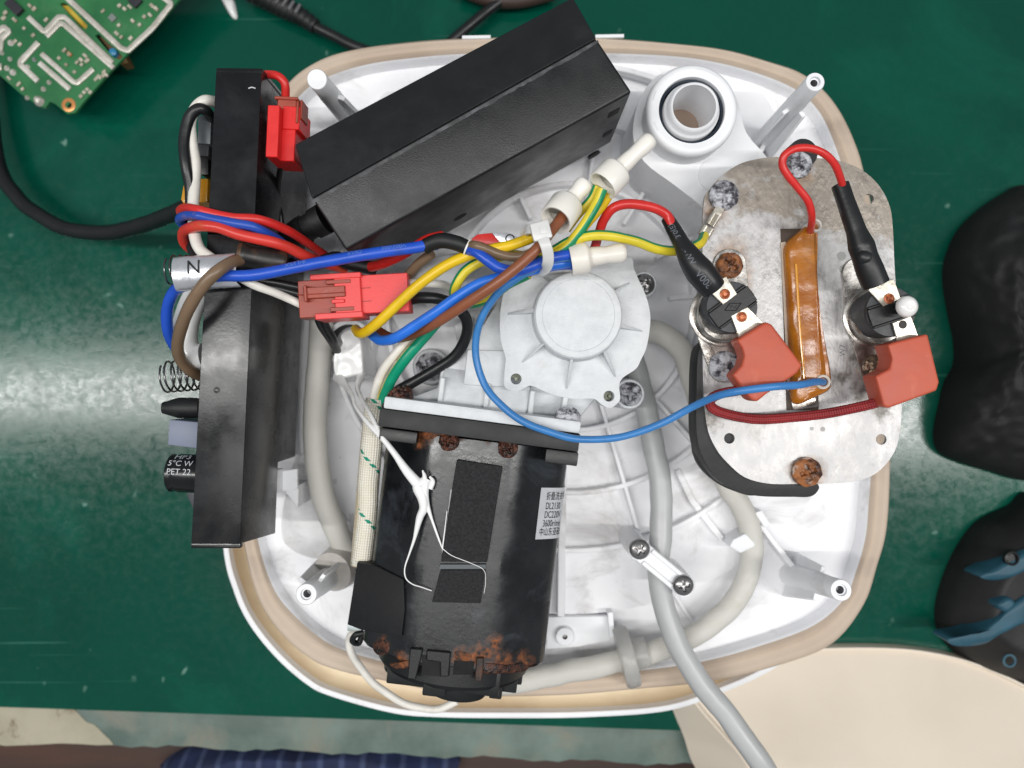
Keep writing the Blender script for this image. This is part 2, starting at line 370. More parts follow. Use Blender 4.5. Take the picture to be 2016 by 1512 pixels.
def make_alu():
    m = M('brushed_corroded_aluminium', lin((192, 191, 191)), 0.46, metal=0.85, vs=240, col2=lin((160, 158, 157)), bump=0.4, bs=420, rvar=0.12, aniso=(1.0, 0.55, 1.0))
    N, L, b = nodes_of(m)
    tc = N.new('ShaderNodeTexCoord'); old = b.inputs['Base Color'].links[0].from_socket
    # dark reflection painted brown towards the plate's upper end, dull white oxide bloom elsewhere
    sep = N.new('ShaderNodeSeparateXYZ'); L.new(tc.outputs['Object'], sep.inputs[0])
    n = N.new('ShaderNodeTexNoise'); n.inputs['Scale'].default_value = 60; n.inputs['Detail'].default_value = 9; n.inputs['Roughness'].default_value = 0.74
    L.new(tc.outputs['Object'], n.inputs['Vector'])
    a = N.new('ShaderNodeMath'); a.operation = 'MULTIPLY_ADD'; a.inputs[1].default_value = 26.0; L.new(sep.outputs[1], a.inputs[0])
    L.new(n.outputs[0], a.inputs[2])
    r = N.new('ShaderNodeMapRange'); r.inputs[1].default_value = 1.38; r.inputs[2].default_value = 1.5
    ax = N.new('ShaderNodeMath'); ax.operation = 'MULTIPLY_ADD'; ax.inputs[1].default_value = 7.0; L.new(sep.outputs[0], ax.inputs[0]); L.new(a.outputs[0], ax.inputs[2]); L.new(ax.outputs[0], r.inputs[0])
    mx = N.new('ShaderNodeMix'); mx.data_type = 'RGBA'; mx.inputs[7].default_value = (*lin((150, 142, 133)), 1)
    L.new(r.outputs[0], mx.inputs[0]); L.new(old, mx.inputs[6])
    n5 = N.new('ShaderNodeTexNoise'); n5.inputs['Scale'].default_value = 130; n5.inputs['Detail'].default_value = 7
    L.new(tc.outputs['Object'], n5.inputs['Vector'])
    r5 = N.new('ShaderNodeMapRange'); r5.inputs[1].default_value = 0.6; r5.inputs[2].default_value = 0.7; L.new(n5.outputs[0], r5.inputs[0])
    mx2 = N.new('ShaderNodeMix'); mx2.data_type = 'RGBA'; mx2.inputs[7].default_value = (*lin((172, 170, 168)), 1)
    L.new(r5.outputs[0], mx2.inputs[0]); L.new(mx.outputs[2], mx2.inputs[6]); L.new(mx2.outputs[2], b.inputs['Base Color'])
    n6 = N.new('ShaderNodeTexNoise'); n6.inputs['Scale'].default_value = 45; n6.inputs['Detail'].default_value = 8
    L.new(tc.outputs['Object'], n6.inputs['Vector'])
    r6 = N.new('ShaderNodeMapRange'); r6.inputs[1].default_value = 0.42; r6.inputs[2].default_value = 0.6; r6.inputs[3].default_value = 0.7; r6.inputs[4].default_value = 0.4
    L.new(n6.outputs[0], r6.inputs[0]); mm = N.new('ShaderNodeMath'); mm.operation = 'MAXIMUM'; L.new(r6.outputs[0], mm.inputs[0]); ms = N.new('ShaderNodeMath'); ms.operation = 'MULTIPLY'; ms.inputs[1].default_value = 0.9; L.new(r.outputs[0], ms.inputs[0]); L.new(ms.outputs[0], mm.inputs[1]); L.new(mm.outputs[0], b.inputs['Metallic'])
    return m
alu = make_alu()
def make_kapton():
    m = M('amber_film', lin((196, 122, 22)), 0.25, vs=60, col2=lin((160, 90, 20)), bump=0.35, bs=240, coat=0.25, grime=lin((140, 84, 40)), gs=70, glo=0.5, ghi=0.8)
    N, L, b = nodes_of(m); b.inputs['Transmission Weight'].default_value = 0.12
    return m
kapton = make_kapton()
def make_braid(name, c, c2, turns, pitch, tracer=None):
    m = M(name, lin(c), 0.62, vs=120, col2=lin(c2), bump=0.0)
    N, L, b = nodes_of(m)
    uv = N.new('ShaderNodeUVMap'); sep = N.new('ShaderNodeSeparateXYZ'); L.new(uv.outputs[0], sep.inputs[0])
    def math_(op, a, bb):
        n = N.new('ShaderNodeMath'); n.operation = op
        for i, q in enumerate((a, bb)):
            if q is None: continue
            if isinstance(q, (int, float)): n.inputs[i].default_value = q
            else: L.new(q, n.inputs[i])
        return n.outputs[0]
    u = math_('MULTIPLY', sep.outputs[0], 2*math.pi*turns); v = math_('MULTIPLY', sep.outputs[1], 2*math.pi/pitch)
    s1 = math_('SINE', math_('ADD', u, v), None); s2 = math_('SINE', math_('SUBTRACT', u, v), None)
    h = math_('MULTIPLY', s1, s2)
    bp = N.new('ShaderNodeBump'); bp.inputs['Strength'].default_value = 0.55; bp.inputs['Distance'].default_value = 0.0004
    L.new(h, bp.inputs['Height']); L.new(bp.outputs[0], b.inputs['Normal'])
    old = b.inputs['Base Color'].links[0].from_socket
    r = N.new('ShaderNodeMapRange'); r.inputs[1].default_value = -0.9; r.inputs[2].default_value = 0.3; r.inputs[3].default_value = 0.62; r.inputs[4].default_value = 1.0
    L.new(h, r.inputs[0])
    mx = N.new('ShaderNodeMix'); mx.data_type = 'RGBA'; mx.inputs[6].default_value = (*[x*0.78 for x in lin(c2)], 1)
    rr = math_('SUBTRACT', math_('MULTIPLY', r.outputs[0], 2.6), 1.6)
    L.new(rr, mx.inputs[0]); L.new(old, mx.inputs[7]); out = mx.outputs[2]
    if tracer:
        ph = math_('FRACT', math_('ADD', math_('MULTIPLY', sep.outputs[0], 1.0), math_('MULTIPLY', sep.outputs[1], 1/tracer[1])), None)
        t1 = math_('LESS_THAN', ph, 0.075)
        d = math_('LESS_THAN', math_('FRACT', math_('MULTIPLY', sep.outputs[1], 1/2.6), None), 0.62)
        mm = math_('MULTIPLY', t1, d)
        mx3 = N.new('ShaderNodeMix'); mx3.data_type = 'RGBA'; mx3.inputs[7].default_value = (*lin(tracer[0]), 1)
        L.new(mm, mx3.inputs[0]); L.new(out, mx3.inputs[6]); out = mx3.outputs[2]
    L.new(out, b.inputs['Base Color'])
    return m
braid_w = make_braid('white_glass_braid', (246, 242, 230), (236, 229, 210), 12, 2.1, tracer=((24, 146, 120), 24.0))
braid_r = make_braid('dark_red_glass_braid', (166, 46, 48), (132, 34, 38), 5, 1.7)
def make_checked():
    m = M('blue_checked_cloth', lin((34, 48, 86)), 0.85, vs=60, col2=lin((22, 30, 60)), bump=0.4, bs=900)
    N, L, b = nodes_of(m); tc = N.new('ShaderNodeTexCoord'); old = b.inputs['Base Color'].links[0].from_socket
    wv = N.new('ShaderNodeTexWave'); wv.inputs['Scale'].default_value = 26; wv.inputs['Distortion'].default_value = 1.0
    L.new(tc.outputs['Object'], wv.inputs['Vector'])
    r = N.new('ShaderNodeMapRange'); r.inputs[1].default_value = 0.7; r.inputs[2].default_value = 1.0; r.inputs[4].default_value = 0.22; L.new(wv.outputs[0], r.inputs[0])
    mx = N.new('ShaderNodeMix'); mx.data_type = 'RGBA'; mx.inputs[7].default_value = (*lin((120, 136, 176)), 1)
    L.new(r.outputs[0], mx.inputs[0]); L.new(old, mx.inputs[6]); L.new(mx.outputs[2], b.inputs['Base Color'])
    return m
checked = make_checked()
edge_m = M('worn_teal_laminate', lin((112, 128, 120)), 0.6, vs=30, col2=lin((84, 100, 93)), bump=0.25, bs=150, grime=lin((128, 124, 110)), gs=30, glo=0.5, ghi=0.75, detail=8)
chip_m = M('bare_chipped_board', lin((172, 166, 146)), 0.75, vs=26, col2=lin((148, 142, 122)), bump=0.3, bs=200, grime=lin((112, 96, 74)), gs=50, glo=0.6, ghi=0.75)
brown_m = M('brown_wood', lin((74, 46, 34)), 0.6, vs=14, col2=lin((40, 27, 21)), aniso=(0.3, 3, 1))
floor_m = M('dark_floor', lin((34, 30, 28)), 0.8, vs=6)
# ---------------------------------------------------------------- the bench
def edge_y(px): return 1392 + (px)*0.0345
mb = MB()
pts = [Vector((-520, 480, 0)), P(-900, edge_y(-900), 0), P(3200, edge_y(3200), 0), Vector((520, 480, 0))]
mb.prism(pts, -6, 0)
tag(finish('table_mat', mb, mat_green), 'green rubber mat covering the bench top', None, None, 'structure')
mb = MB()   # worn front edge of the bench, a step below the mat
q = [P(-900, edge_y(-900)-4, -3)] + [P(x, edge_y(x)-4, -3) for x in range(-800, 3300, 100)]
q2 = [P(x, edge_y(x)+74+3*math.sin(x*0.031)+2*math.sin(x*0.11), -3) for x in range(3200, -1000, -25)]
mb.prism([Vector((p.x, p.y, -7)) for p in q+q2], -40, -7)
tag(finish('table_edge', mb, edge_m, bevel=1.2), 'worn teal front edge of the bench', None, None, 'structure')
mb = MB()
ch = cat([P(-30, 1389, -7), P(60, 1391, -7), P(138, 1394, -7), P(160, 1410, -7), P(196, 1436, -7), P(212, 1455, -7), P(216, 1466, -7), P(120, 1463, -7), P(-30, 1462, -7)], 3, True)
mb.prism([Vector((p.x+nz(p.x, p.y, 0, 0.3)*1.2, p.y+nz(p.x, p.y, 3, 0.3)*1.2, -6.6)) for p in ch], -9, -6.6)
tag(finish('bare_patch', mb, chip_m), 'cream patch where the bench edge laminate has chipped away', None, None, 'structure')
mb = MB(); mb.obox(Vector((-30, -250, -76)), (1, 0, 0), (0, 1, 0), (0, 0, 1), 620, 42, 14)
tag(finish('drawer_board', mb, brown_m, bevel=1), 'brown wooden board under the bench edge', None, None, 'structure')
mb = MB(); mb.prism([Vector((-3000, -3000, -760)), Vector((3000, -3000, -760)), Vector((3000, 3000, -760)), Vector((-3000, 3000, -760))], -770, -760)
tag(finish('floor', mb, floor_m), 'dark floor below the bench', None, None, 'structure')
mb = MB()
ol = cat([P(318, 1506, -50), P(380, 1500, -30), P(480, 1496, -30), P(600, 1494, -30), P(720, 1492, -30), P(790, 1505, -30), P(900, 1540, -30), P(760, 1640, -30), P(420, 1640, -30), P(300, 1560, -30)], 6, True)
mb.pillow(ol, lambda x, y, t: -52+16*min(1, t*4)+3*nz(x, y, 0, 0.06)+1.2*nz(x, y, 5, 0.2), n=14, zb=-66)
one('checked_cloth', mb, checked, 'blue checked cloth hanging just below the worn bench edge', 'cloth')
# ---------------------------------------------------------------- washer base
OUT = [(570, 156), (629, 115), (699, 94), (803, 80), (907, 73), (1050, 70), (1190, 72), (1327, 83), (1428, 95), (1517, 119), (1577, 140), (1624, 175), (1660, 223), (1690, 288), (1706, 345),
       (1728, 450), (1745, 600), (1754, 760), (1756, 900), (1753, 998), (1746, 1060), (1731, 1112), (1705, 1190), (1643, 1269), (1546, 1310), (1407, 1344), (1250, 1360), (1100, 1372), (920, 1372), (760, 1344),
       (654, 1320), (603, 1296), (549, 1248), (505, 1179), (478, 1076), (464, 960), (458, 820), (462, 660), (476, 480), (500, 330), (530, 220)]
INN = [(600, 178), (647, 150), (725, 126), (820, 113), (907, 106), (1050, 102), (1190, 104), (1327, 110), (1420, 124), (1505, 148), (1560, 172), (1592, 195), (1620, 230), (1646, 290), (1662, 345),
       (1682, 450), (1700, 600), (1712, 760), (1716, 900), (1710, 998), (1704, 1060), (1686, 1125), (1662, 1180), (1602, 1231), (1500, 1270), (1379, 1303), (1240, 1322), (1100, 1332), (930, 1332), (780, 1308),
       (690, 1284), (640, 1262), (588, 1220), (541, 1163), (509, 1070), (496, 960), (490, 820), (494, 660), (508, 480), (530, 340), (560, 235)]
ZR = 60.0
base = thing('washer_base', 'white oval base of a folding tub, upside down with its tan silicone wall folded flat', 'appliance base', P(1108, 730, 0))
so = cat([P(x, y, ZR) for x, y in OUT], 6, True); si = cat([P(x, y, ZR) for x, y in INN], 6, True)
n = len(so)
def loopface(mb, rings, mi=0):
    for a in range(len(rings)-1):
        for k in range(n):
            k2 = (k+1) % n
            mb.face((rings[a]+k, rings[a+1]+k, rings[a+1]+k2, rings[a]+k2), mi)
mb = MB(); rings = []
prof = [(-0.02, -40), (0.02, -22), (-0.10, -15), (-0.12, -10), (0.02, -6.5), (0.0, -3.0), (0.06, -0.6), (0.2, 0.6), (0.40, 0.2), (0.55, -0.9), (0.66, -0.8), (0.80, 0.1), (0.95, -1.2), (1.02, -3.2), (1.05, -12)]
for (t, dz) in prof:
    rings.append(mb.add([Vector((a.x+(b.x-a.x)*t + (nz(a.x, a.y, dz, 0.22)*0.7 if dz < -1 and t < .1 else 0), a.y+(b.y-a.y)*t + (nz(a.x, a.y, dz+9, 0.22)*0.7 if dz < -1 and t < .1 else 0), ZR+dz)) for a, b in zip(so, si)]))
loopface(mb, rings[:-2]); loopface(mb, rings[-3:], 1)
part('silicone_wall', mb, [tan_si, floor_pl], base, smooth=60)
# outer rim of the folded tub, peeking out at the lower left
LIPC = [(438, 1075), (460, 1167), (490, 1230), (541, 1294), (600, 1346), (649, 1371), (768, 1404), (858, 1413), (1006, 1415), (1160, 1413), (1317, 1400), (1430, 1362), (1520, 1320), (1600, 1262), (1650, 1190), (1680, 1100), (1690, 950), (1700, 600), (1650, 300), (1560, 200), (1400, 140), (1150, 120), (800, 130), (600, 200), (490, 380), (444, 620), (428, 850)]
lip = cat([P(x, y, 34) for x, y in LIPC], 8, True); cc = P(1080, 760, 34)
mb = MB(); rings = []; n = len(lip)
for (off, z) in [(-6, 0.4), (-1.5, 20), (0, 33), (0.6, 34.6), (2.0, 35), (3.2, 34.4), (3.6, 30), (5.5, 24), (9, 22.5), (16, 22), (18, 16), (20, 2)]:
    rings.append(mb.add([Vector((p.x, p.y, z)) + (Vector((cc.x-p.x, cc.y-p.y, 0)).normalized()*off) for p in lip]))
for a in range(len(rings)-1):
    for k in range(n):
        k2 = (k+1) % n; mb.face((rings[a]+k, rings[a+1]+k, rings[a+1]+k2, rings[a]+k2)[::-1], 0 if a < 6 else 1)
part('outer_rim', mb, [white_pl, cream_ch], base, smooth=50)
# floor plate
mb = MB(); ring = [Vector((b.x, b.y, 49.5)) for b in si]
mb.prism(ring, 40, 49.5)
part('floor_plate', mb, floor_pl, base)
# raised round platform with ribs under the drum shaft
RC = P(1125, 606, 56); K = S(56)
def arc(r, a0, a1, m, z): return [Vector((RC.x+r*K*math.cos(R(a)), RC.y-r*K*math.sin(R(a)), z)) for a in [a0+(a1-a0)*i/m for i in range(m+1)]]
mb = MB(); mb.prism(arc(606, 14, 152, 60, 54)+[P(x, y, 54) for x, y in ((580, 640), (640, 320), (760, 180), (1500, 180), (1650, 420))], 49.6, 54)
part('round_platform', mb, floor_pl, base, bevel=0.8)
def rib(pts, h0, h1, wdt, name='rib'):
    mb = MB(); m = len(pts); L = []; Rr = []
    for i, p in enumerate(pts):
        t = (pts[min(i+1, m-1)]-pts[max(i-1, 0)]); nrm = Vector((-t.y, t.x, 0)).normalized()*wdt*0.5
        L.append(p+nrm); Rr.append(p-nrm)
    a = mb.add([Vector((p.x, p.y, h1)) for p in L]); b = mb.add([Vector((p.x, p.y, h1)) for p in Rr])
    c = mb.add([Vector((p.x, p.y, h0)) for p in L]); d = mb.add([Vector((p.x, p.y, h0)) for p in Rr])
    for i in range(m-1):
        mb.face((a+i, b+i, b+i+1, a+i+1)[::-1]); mb.face((c+i, a+i, a+i+1, c+i+1)[::-1]); mb.face((b+i, d+i, d+i+1, b+i+1)[::-1])
    mb.face((a, c, d, b)); mb.face((a+m-1, b+m-1, d+m-1, c+m-1))
    return part(name, mb, floor_pl, base, bevel=0.35, bseg=1)
for r in (240, 362, 476): rib(arc(r, 0, 355, 90, 0), 53.9, 60.5 if r < 470 else 59.0, 2.3)
for a in (16.5, -7, 42, 68, 95, 120, 148, 172, 205, 238, 268, 300, 330): # measured clockwise from straight down the picture
    aa = 90 - a + 0.0
    rib([Vector((RC.x+r*K*math.cos(R(aa)), RC.y-r*K*math.sin(R(aa)), 0)) for r in (190, 300, 420, 478 if aa > 100 or aa < 0 else 505)], 53.9, 60.4, 1.9)
# long straight ribs beside the motor and stiffeners on the right
rib([P(1109, 880, 58), P(1106, 1050, 58), P(1104, 1212, 58)], 53.9, 60, 3.4)
rib([P(1333, 925, 56), P(1362, 985, 56), P(1420, 1060, 56)], 49.6, 57, 3)
rib([P(1420, 960, 56), P(1500, 1040, 56), P(1570, 1130, 56)], 49.4, 60, 2.4)
rib([P(1262, 1100, 56), P(1330, 1170, 56), P(1372, 1240, 56)], 49.4, 52, 2)
rib([P(1500, 280, 56), P(1475, 330, 56)], 49.4, 66, 2)
# wall block carrying the drain port
mb = MB()
blk_o = cat([P(x, y, 94) for x, y in [(1246, 262), (1262, 190), (1310, 140), (1400, 138), (1448, 190), (1470, 262), (1520, 330), (1500, 420), (1420, 480), (1392, 418), (1330, 366), (1268, 318)]], 4, True)
pq = P(1353, 231, 100); mb.prism([Vector((p.x, p.y, 94)) for p in blk_o], 49.4, 94, holes=[[Vector((pq.x+12*math.cos(2*math.pi*k/40), pq.y+12*math.sin(2*math.pi*k/40), 94)) for k in range(40)]])
part('port_block', mb, white_pl, base, bevel=1.4)
mb = MB(); mb.lathe(P(1408, 345, 94), (0, 0, 1), [(0, 7.2), (0.5, 7.0)], 40)
part('gate_mark', mb, white_pl, base)
pc = P(1353, 231, 100); pv = (0, 0, 1)
mb = MB(); k = S(108)
mb.lathe(pc, pv, [(-6, 17.6), (3, 17.9), (6, 18.3), (8.4, 17.9), (9.2, 16.8), (9.4, 15.6), (9.0, 14.6), (8.7, 13.9), (8.4, 13.2), (5.5, 13.0), (0, 12.9)], 64, close0=False, close1=False)
port = part('drain_port', mb, white_pl, base, smooth=55)
mb = MB(); mb.lathe(pc, pv, [(0.3, 12.8), (6.6, 12.75), (6.9, 12.4), (6.6, 11.9), (0.3, 11.8)], 64, close0=False, close1=False)
part('seal_ring', mb, M('blue_black_seal', lin((34, 46, 60)), 0.4), port)
mb = MB(); prof = [(0.2, 11.4), (4, 11.3), (6.4, 11.2), (7.0, 10.8), (7.6, 11.1), (8.4, 10.5), (8.8, 10.2), (11, 10.0), (12.4, 9.5), (12.7, 9.0), (12.4, 8.5), (8, 8.4), (-6, 8.0), (-13, 7.8), (-13.1, 0.05)]
mb.lathe(pc, pv, prof, 64, close0=False, close1=True, matf=lambda i: 1 if i >= len(prof)-2 else 0)
part('spout', mb, [white_pl, M('brown_bore', lin((150, 128, 112)), 0.6, vs=60)], port, smooth=50)
mb = MB()
for a in (58, 66, 78, 160, 205):
    mb.tube(cat([pc+Vector((15.9*math.cos(R(a+d)), 15.9*math.sin(R(a+d)), 9.1)) for d in (-7, 0, 7)], 4), 0.5, 6)
part('lock_rib', mb, white_pl, port)
# four screw posts with gussets
def post(b, t, z1, rp, hole=True, guss=((1, 0), (-1, 0)), glen=0.55, zb=49.4):
    p0 = P(b[0], b[1], zb); p1 = P(t[0], t[1], z1); d = (p1-p0)
    L = d.length; mb = MB(); rt = rp*S(z1); 
    prof = [(0, rt*1.25), (L*0.7, rt*1.08), (L*0.8, rt*1.0), (L-0.4, rt), (L, rt*0.93)]
    if hole: prof += [(L, rt*0.56), (L-1.2, rt*0.5), (L-1.3, rt*0.38), (L-7, rt*0.34)]
    else: prof += [(L-0.3, rt*0.5), (L-0.6, rt*0.3)]
    mb.lathe(p0, d, prof, 32, matf=(lambda i: 1 if i >= 7 else 0) if hole else None)
    po = part('screw_post', mb, [white_pl, M('screw_hole_steel', lin((128, 128, 134)), 0.5, metal=0.2)], base, smooth=45)
    dn = d.normalized(); 
    for (gx, gy) in guss:
        g = Vector((gx, gy, 0)).normalized(); g = (g - dn*g.dot(dn)).normalized(); s_ = dn.cross(g)*0.9
        top = p0 + d*glen
        q = [p0+g*rt*0.8, p0+g*rt*2.6, top+g*rt*1.75, top+g*rt*0.8]
        mb = MB(); a = mb.add([x+s_ for x in q]); c = mb.add([x-s_ for x in q])
        mb.face((a, a+1, a+2, a+3)); mb.face((c+3, c+2, c+1, c))
        for i in range(4): j = (i+1) % 4; mb.face((a+j, a+i, c+i, c+j))
        part('gusset', mb, white_pl, po, bevel=0.25, bseg=1)
    return po
post((1488, 292), (1605, 161), 124, 19, guss=((0.8, 0.6), (-0.8, -0.6), (0.5, -0.8)), glen=0.72)
post((690, 235), (624, 156), 122, 20, hole=False, guss=((0.9, -0.3), (-0.8, 0.5)), glen=0.7)
post((668, 1122), (603, 1170), 108, 21, guss=((-0.6, -0.8), (0.6, 0.8), (-0.8, 0.6)), glen=0.82)
post((1555, 1130), (1656, 1162), 112, 21, guss=((0.3, 1), (-0.3, -1)), glen=0.62)
# sleeve boss behind the lower left post, small bosses and clips
mb = MB(); mb.lathe(P(700, 1092, 52), P(628, 1146, 84)-P(700, 1092, 52), [(0, 10.5), (10, 10.2), (20, 9.3), (22, 8.9), (22.1, 5)], 40)
part('hose_elbow', mb, M('clouded_nylon', lin((206, 202, 196)), 0.4, vs=60, col2=lin((184, 178, 170)), grime=lin((150, 140, 126)), gs=60, bump=0.06, bs=600), base)
mb = MB(); mb.lathe(P(1110, 1243, 52), (0, 0, 1), [(-3, 4.6), (7.5, 4.3), (8, 4.0), (8, 1.2), (3, 1.1)], 32, matf=lambda i: 1 if i > 2 else 0)
part('boss', mb, [white_pl, M('dark_brown_hole', lin((92, 70, 42)), 0.7)], base)
mb = MB(); mb.prism([P(x, y, 58) for x, y in [(1076, 1216), (1200, 1214), (1202, 1262), (1140, 1275), (1076, 1280)]], 49.4, 57)
part('boss_pad', mb, white_pl, base, bevel=0.8)
mb = MB(); mb.prism([P(x, y, 60) for x, y in [(1196, 1205), (1206, 1204), (1210, 1252), (1200, 1254)]], 49.4, 61)
part('rib', mb, white_pl, base, bevel=0.3)
for q, z in (([(1444, 1062), (1468, 1050), (1490, 1074), (1458, 1090), (1436, 1076)], 68), ([(1486, 1010), (1500, 1004), (1518, 1032), (1506, 1040)], 66)):
    mb = MB(); mb.prism([P(x, y, z) for x, y in q], 49.4, z); part('hose_clip', mb, white_pl, base, bevel=0.9)
mb = MB(); mb.obox(P(562, 946, 76), (1, 0.12, 0), (0, 1, 0), (0, 0, 1), 5.5, 4.6, 1.0); mb.obox(P(548, 946, 80), (1, 0.1, 0), (0, 1, 0), (0, 0, 1), 1.1, 5.0, 4)
mb.prism([P(x, y, 74) for x, y in [(556, 962), (588, 956), (586, 1000)]], 49.4, 74)
part('hose_clip', mb, white_pl, base, bevel=0.3, bseg=1)
# crumpled film on the floor at the left and the white boss under the connector
mb = MB(); ol = cat([P(x, y, 51) for x, y in [(604, 700), (650, 740), (740, 760), (760, 830), (740, 900), (730, 1000), (700, 1080), (620, 1100), (556, 1060), (566, 960), (590, 860)]], 6, True)
mb.pillow(ol, lambda x, y, t: 50.2+2.2*min(1, t*5)+2.4*abs(nz(x, y, 0, 0.10))+1.2*abs(nz(x, y, 4, 0.25)), n=40, zb=49.2)
part('crumpled_film', mb, M('dirty_white_film', lin((226, 226, 228)), 0.45, vs=60, col2=lin((206, 205, 205)), bump=0.1, bs=500, grime=lin((150, 142, 134)), gs=48, glo=0.56, ghi=0.75), base, smooth=60)
mb = MB(); mb.lathe(P(700, 680, 50), (0, 0, 1), [(0, 12), (14, 11.4), (15, 10.8), (15, 8.8), (2, 8.4)], 44, matf=lambda i: 1 if i >= 3 else 0)
part('shaft_boss', mb, [white_pl, blk_rub], base)
mb = MB(); mb.prism([P(x, y, 64) for x, y in [(820, 520), (900, 480), (1010, 470), (1040, 500), (960, 560), (960, 640), (900, 760), (820, 720), (790, 660), (760, 600)]], 49.4, 64)
part('wire_shelf', mb, white_pl, base, bevel=1)
for q, z in (([(822, 566), (868, 540), (932, 520), (940, 552), (900, 590), (836, 600)], 74), ([(895, 640), (930, 620), (938, 700), (905, 720)], 78), ([(830, 520), (900, 490), (905, 505), (838, 545)], 80)):
    mb = MB(); mb.prism([P(x, y, z) for x, y in q], 49.4, z); part('ledge', mb, white_pl, base, bevel=0.6)
# cream remains of the tub handle slot and glue marks
mb = MB(); mb.obox(P(938, 74, 61), (1, 0.02, 0), (0, 1, 0), (0, 0, 1), 6.5, 0.7, 0.7); mb.obox(P(1200, 72, 61), (1, 0.02, 0), (0, 1, 0), (0, 0, 1), 6.5, 0.7, 0.7)
part('moulding_mark', mb, white_pl, base)
# ---------------------------------------------------------------- screws (parts of what they fasten)
def screw_mb(c, rad, nrm=(0, 0, 1), rough=0.0, seed=0, h=0.5, cross=True, rot=0.3, dome=1.0):
    mb = MB(); nrm = Vector(nrm).normalized(); x = nrm.orthogonal().normalized(); y = nrm.cross(x)
    nr, ns = 12, 40; rings = []
    mb_top = []
    for i in range(nr, -1, -1):
        r = i/nr; pts = []
        for k in range(ns if i else 1):
            a = 2*math.pi*k/ns; u, v = r*math.cos(a), r*math.sin(a)
            z = h*rad*dome*math.sqrt(max(0, 1-0.92*r*r))
            if cross:
                ca, sa = math.cos(rot), math.sin(rot); p, q = u*ca+v*sa, -u*sa+v*ca
                arm = max(0, 1-max(abs(p)/0.14, 1)*0-0) if False else 0
                in1 = (abs(p) < 0.13 and abs(q) < 0.52) or (abs(q) < 0.13 and abs(p) < 0.52)
                if in1: z -= 0.36*rad*(1-0.5*r)
            rr = 1.0
            if rough:
                z += rough*rad*(nz(u*3+seed, v*3, seed)*0.5+nz(u*9, v*9+seed, 2)*0.25)
                rr += rough*0.25*nz(math.cos(a)*2.2+seed, math.sin(a)*2.2, seed)
            pts.append(c + (x*u+y*v)*rad*rr + nrm*z)
        rings.append(mb.add(pts))
    base_ring = mb.add([c + (x*math.cos(2*math.pi*k/ns)+y*math.sin(2*math.pi*k/ns))*rad - nrm*rad*0.35 for k in range(ns)])
    for k in range(ns):
        k2 = (k+1) % ns; mb.face((base_ring+k, base_ring+k2, rings[0]+k2, rings[0]+k))
    for i in range(nr-1):
        for k in range(ns):
            k2 = (k+1) % ns; mb.face((rings[i]+k, rings[i]+k2, rings[i+1]+k2, rings[i+1]+k))
    for k in range(ns): mb.face((rings[nr-1]+k, rings[nr-1]+(k+1) % ns, rings[nr]))
    return mb
def screw(px, py, z, rpx, mat, parent, nrm=(0, 0, 1), name='screw', **k):
    return part(name, screw_mb(P(px, py, z), rpx*S(z), nrm, **k), mat, parent, smooth=35)
# hose strap in the base with its two screws
mb = MB()
a, b = P(1259, 1082, 84), P(1345, 1153, 84); d = (b-a).normalized(); s = Vector((-d.y, d.x, 0))
mb.obox((a+b)/2, d, s, (0, 0, 1), (b-a).length/2+3, 4.4, 1.3)
mb.obox((a+b)/2+s*3.2+Vector((0, 0, 1.3)), d, s, (0, 0, 1), (b-a).length/2-4, 1.0, 1.1); mb.obox((a+b)/2-s*3.2+Vector((0, 0, 1.3)), d, s, (0, 0, 1), (b-a).length/2-4, 1.0, 1.1)
for q in (a, b): mb.lathe(Vector((q.x, q.y, 49)), (0, 0, 1), [(0, 5.2), (36, 4.9)], 24)
strap = part('hose_strap', mb, white_pl, base, bevel=0.3, bseg=1)
for (x, y, rt) in ((1259, 1081, 0.3), (1345, 1152, 0.9)): screw(x, y, 87, 20, darksteel, strap, h=0.55, rot=rt)
# ---------------------------------------------------------------- hoses
def path(wp, n=8): return cat([P(x, y, z) for x, y, z in wp], n)
def radii(wp, n, r):
    out = []
    for i in range(len(wp)-1): out += [r*(S(wp[i][2])*(1-j/n)+S(wp[i+1][2])*j/n) for j in range(n)]
    return out+[r*S(wp[-1][2])]
LAST = [None]
def wire(name, wp, rpx, mat, label, group=None, n=10, seg=14, matf=None, cat_='wire', wob=0.0, **k):
    pts = path(wp, n)
    mm = rpx*S(sum(w_[2] for w_ in wp)/len(wp))
    if wob: pts = [p+Vector((nz(p.x, p.y, 1, 0.12), nz(p.x, p.y, 7, 0.12), 0))*wob for p in pts]
    rr_ = [mm*(1+0.035*nz(p.x, p.y, p.z, 0.15)+0.02*nz(p.x, p.y, 9, 0.6)) for p in pts]; pts = [p+Vector((nz(p.x, p.y, 3, 0.08), nz(p.x, p.y, 5, 0.08), 0.4*nz(p.x, p.y, 8, 0.1)))*0.45 for p in pts]
    LAST[0] = (pts, rr_)
    mb = MB(); mb.tube(pts, rr_, seg, matf=matf, fixed=matf is not None, **k)
    return one(name, mb, mat, label, cat_, group, smooth=60)
wire('hose', [(634, 560, 66), (632, 660, 68), (625, 760, 70), (620, 860, 70), (632, 960, 70), (660, 1040, 68), (690, 1100, 64), (700, 1130, 60)], 23, hose_b, 'milky translucent hose running down beside the tall black controller case', cat_='hose', seg=24)
wire('hose', [(1240, 660, 74), (1290, 652, 76), (1335, 680, 76), (1362, 740, 72), (1390, 840, 66), (1430, 950, 64), (1470, 1020, 63), (1480, 1090, 63), (1456, 1170, 63), (1400, 1228, 63), (1320, 1272, 63), (1230, 1298, 64), (1120, 1322, 65), (1000, 1345, 65), (900, 1350, 65)], 22, hose_b, 'milky translucent hose curving from under the metal plate to the motor end', cat_='hose', seg=24, wob=0.6)
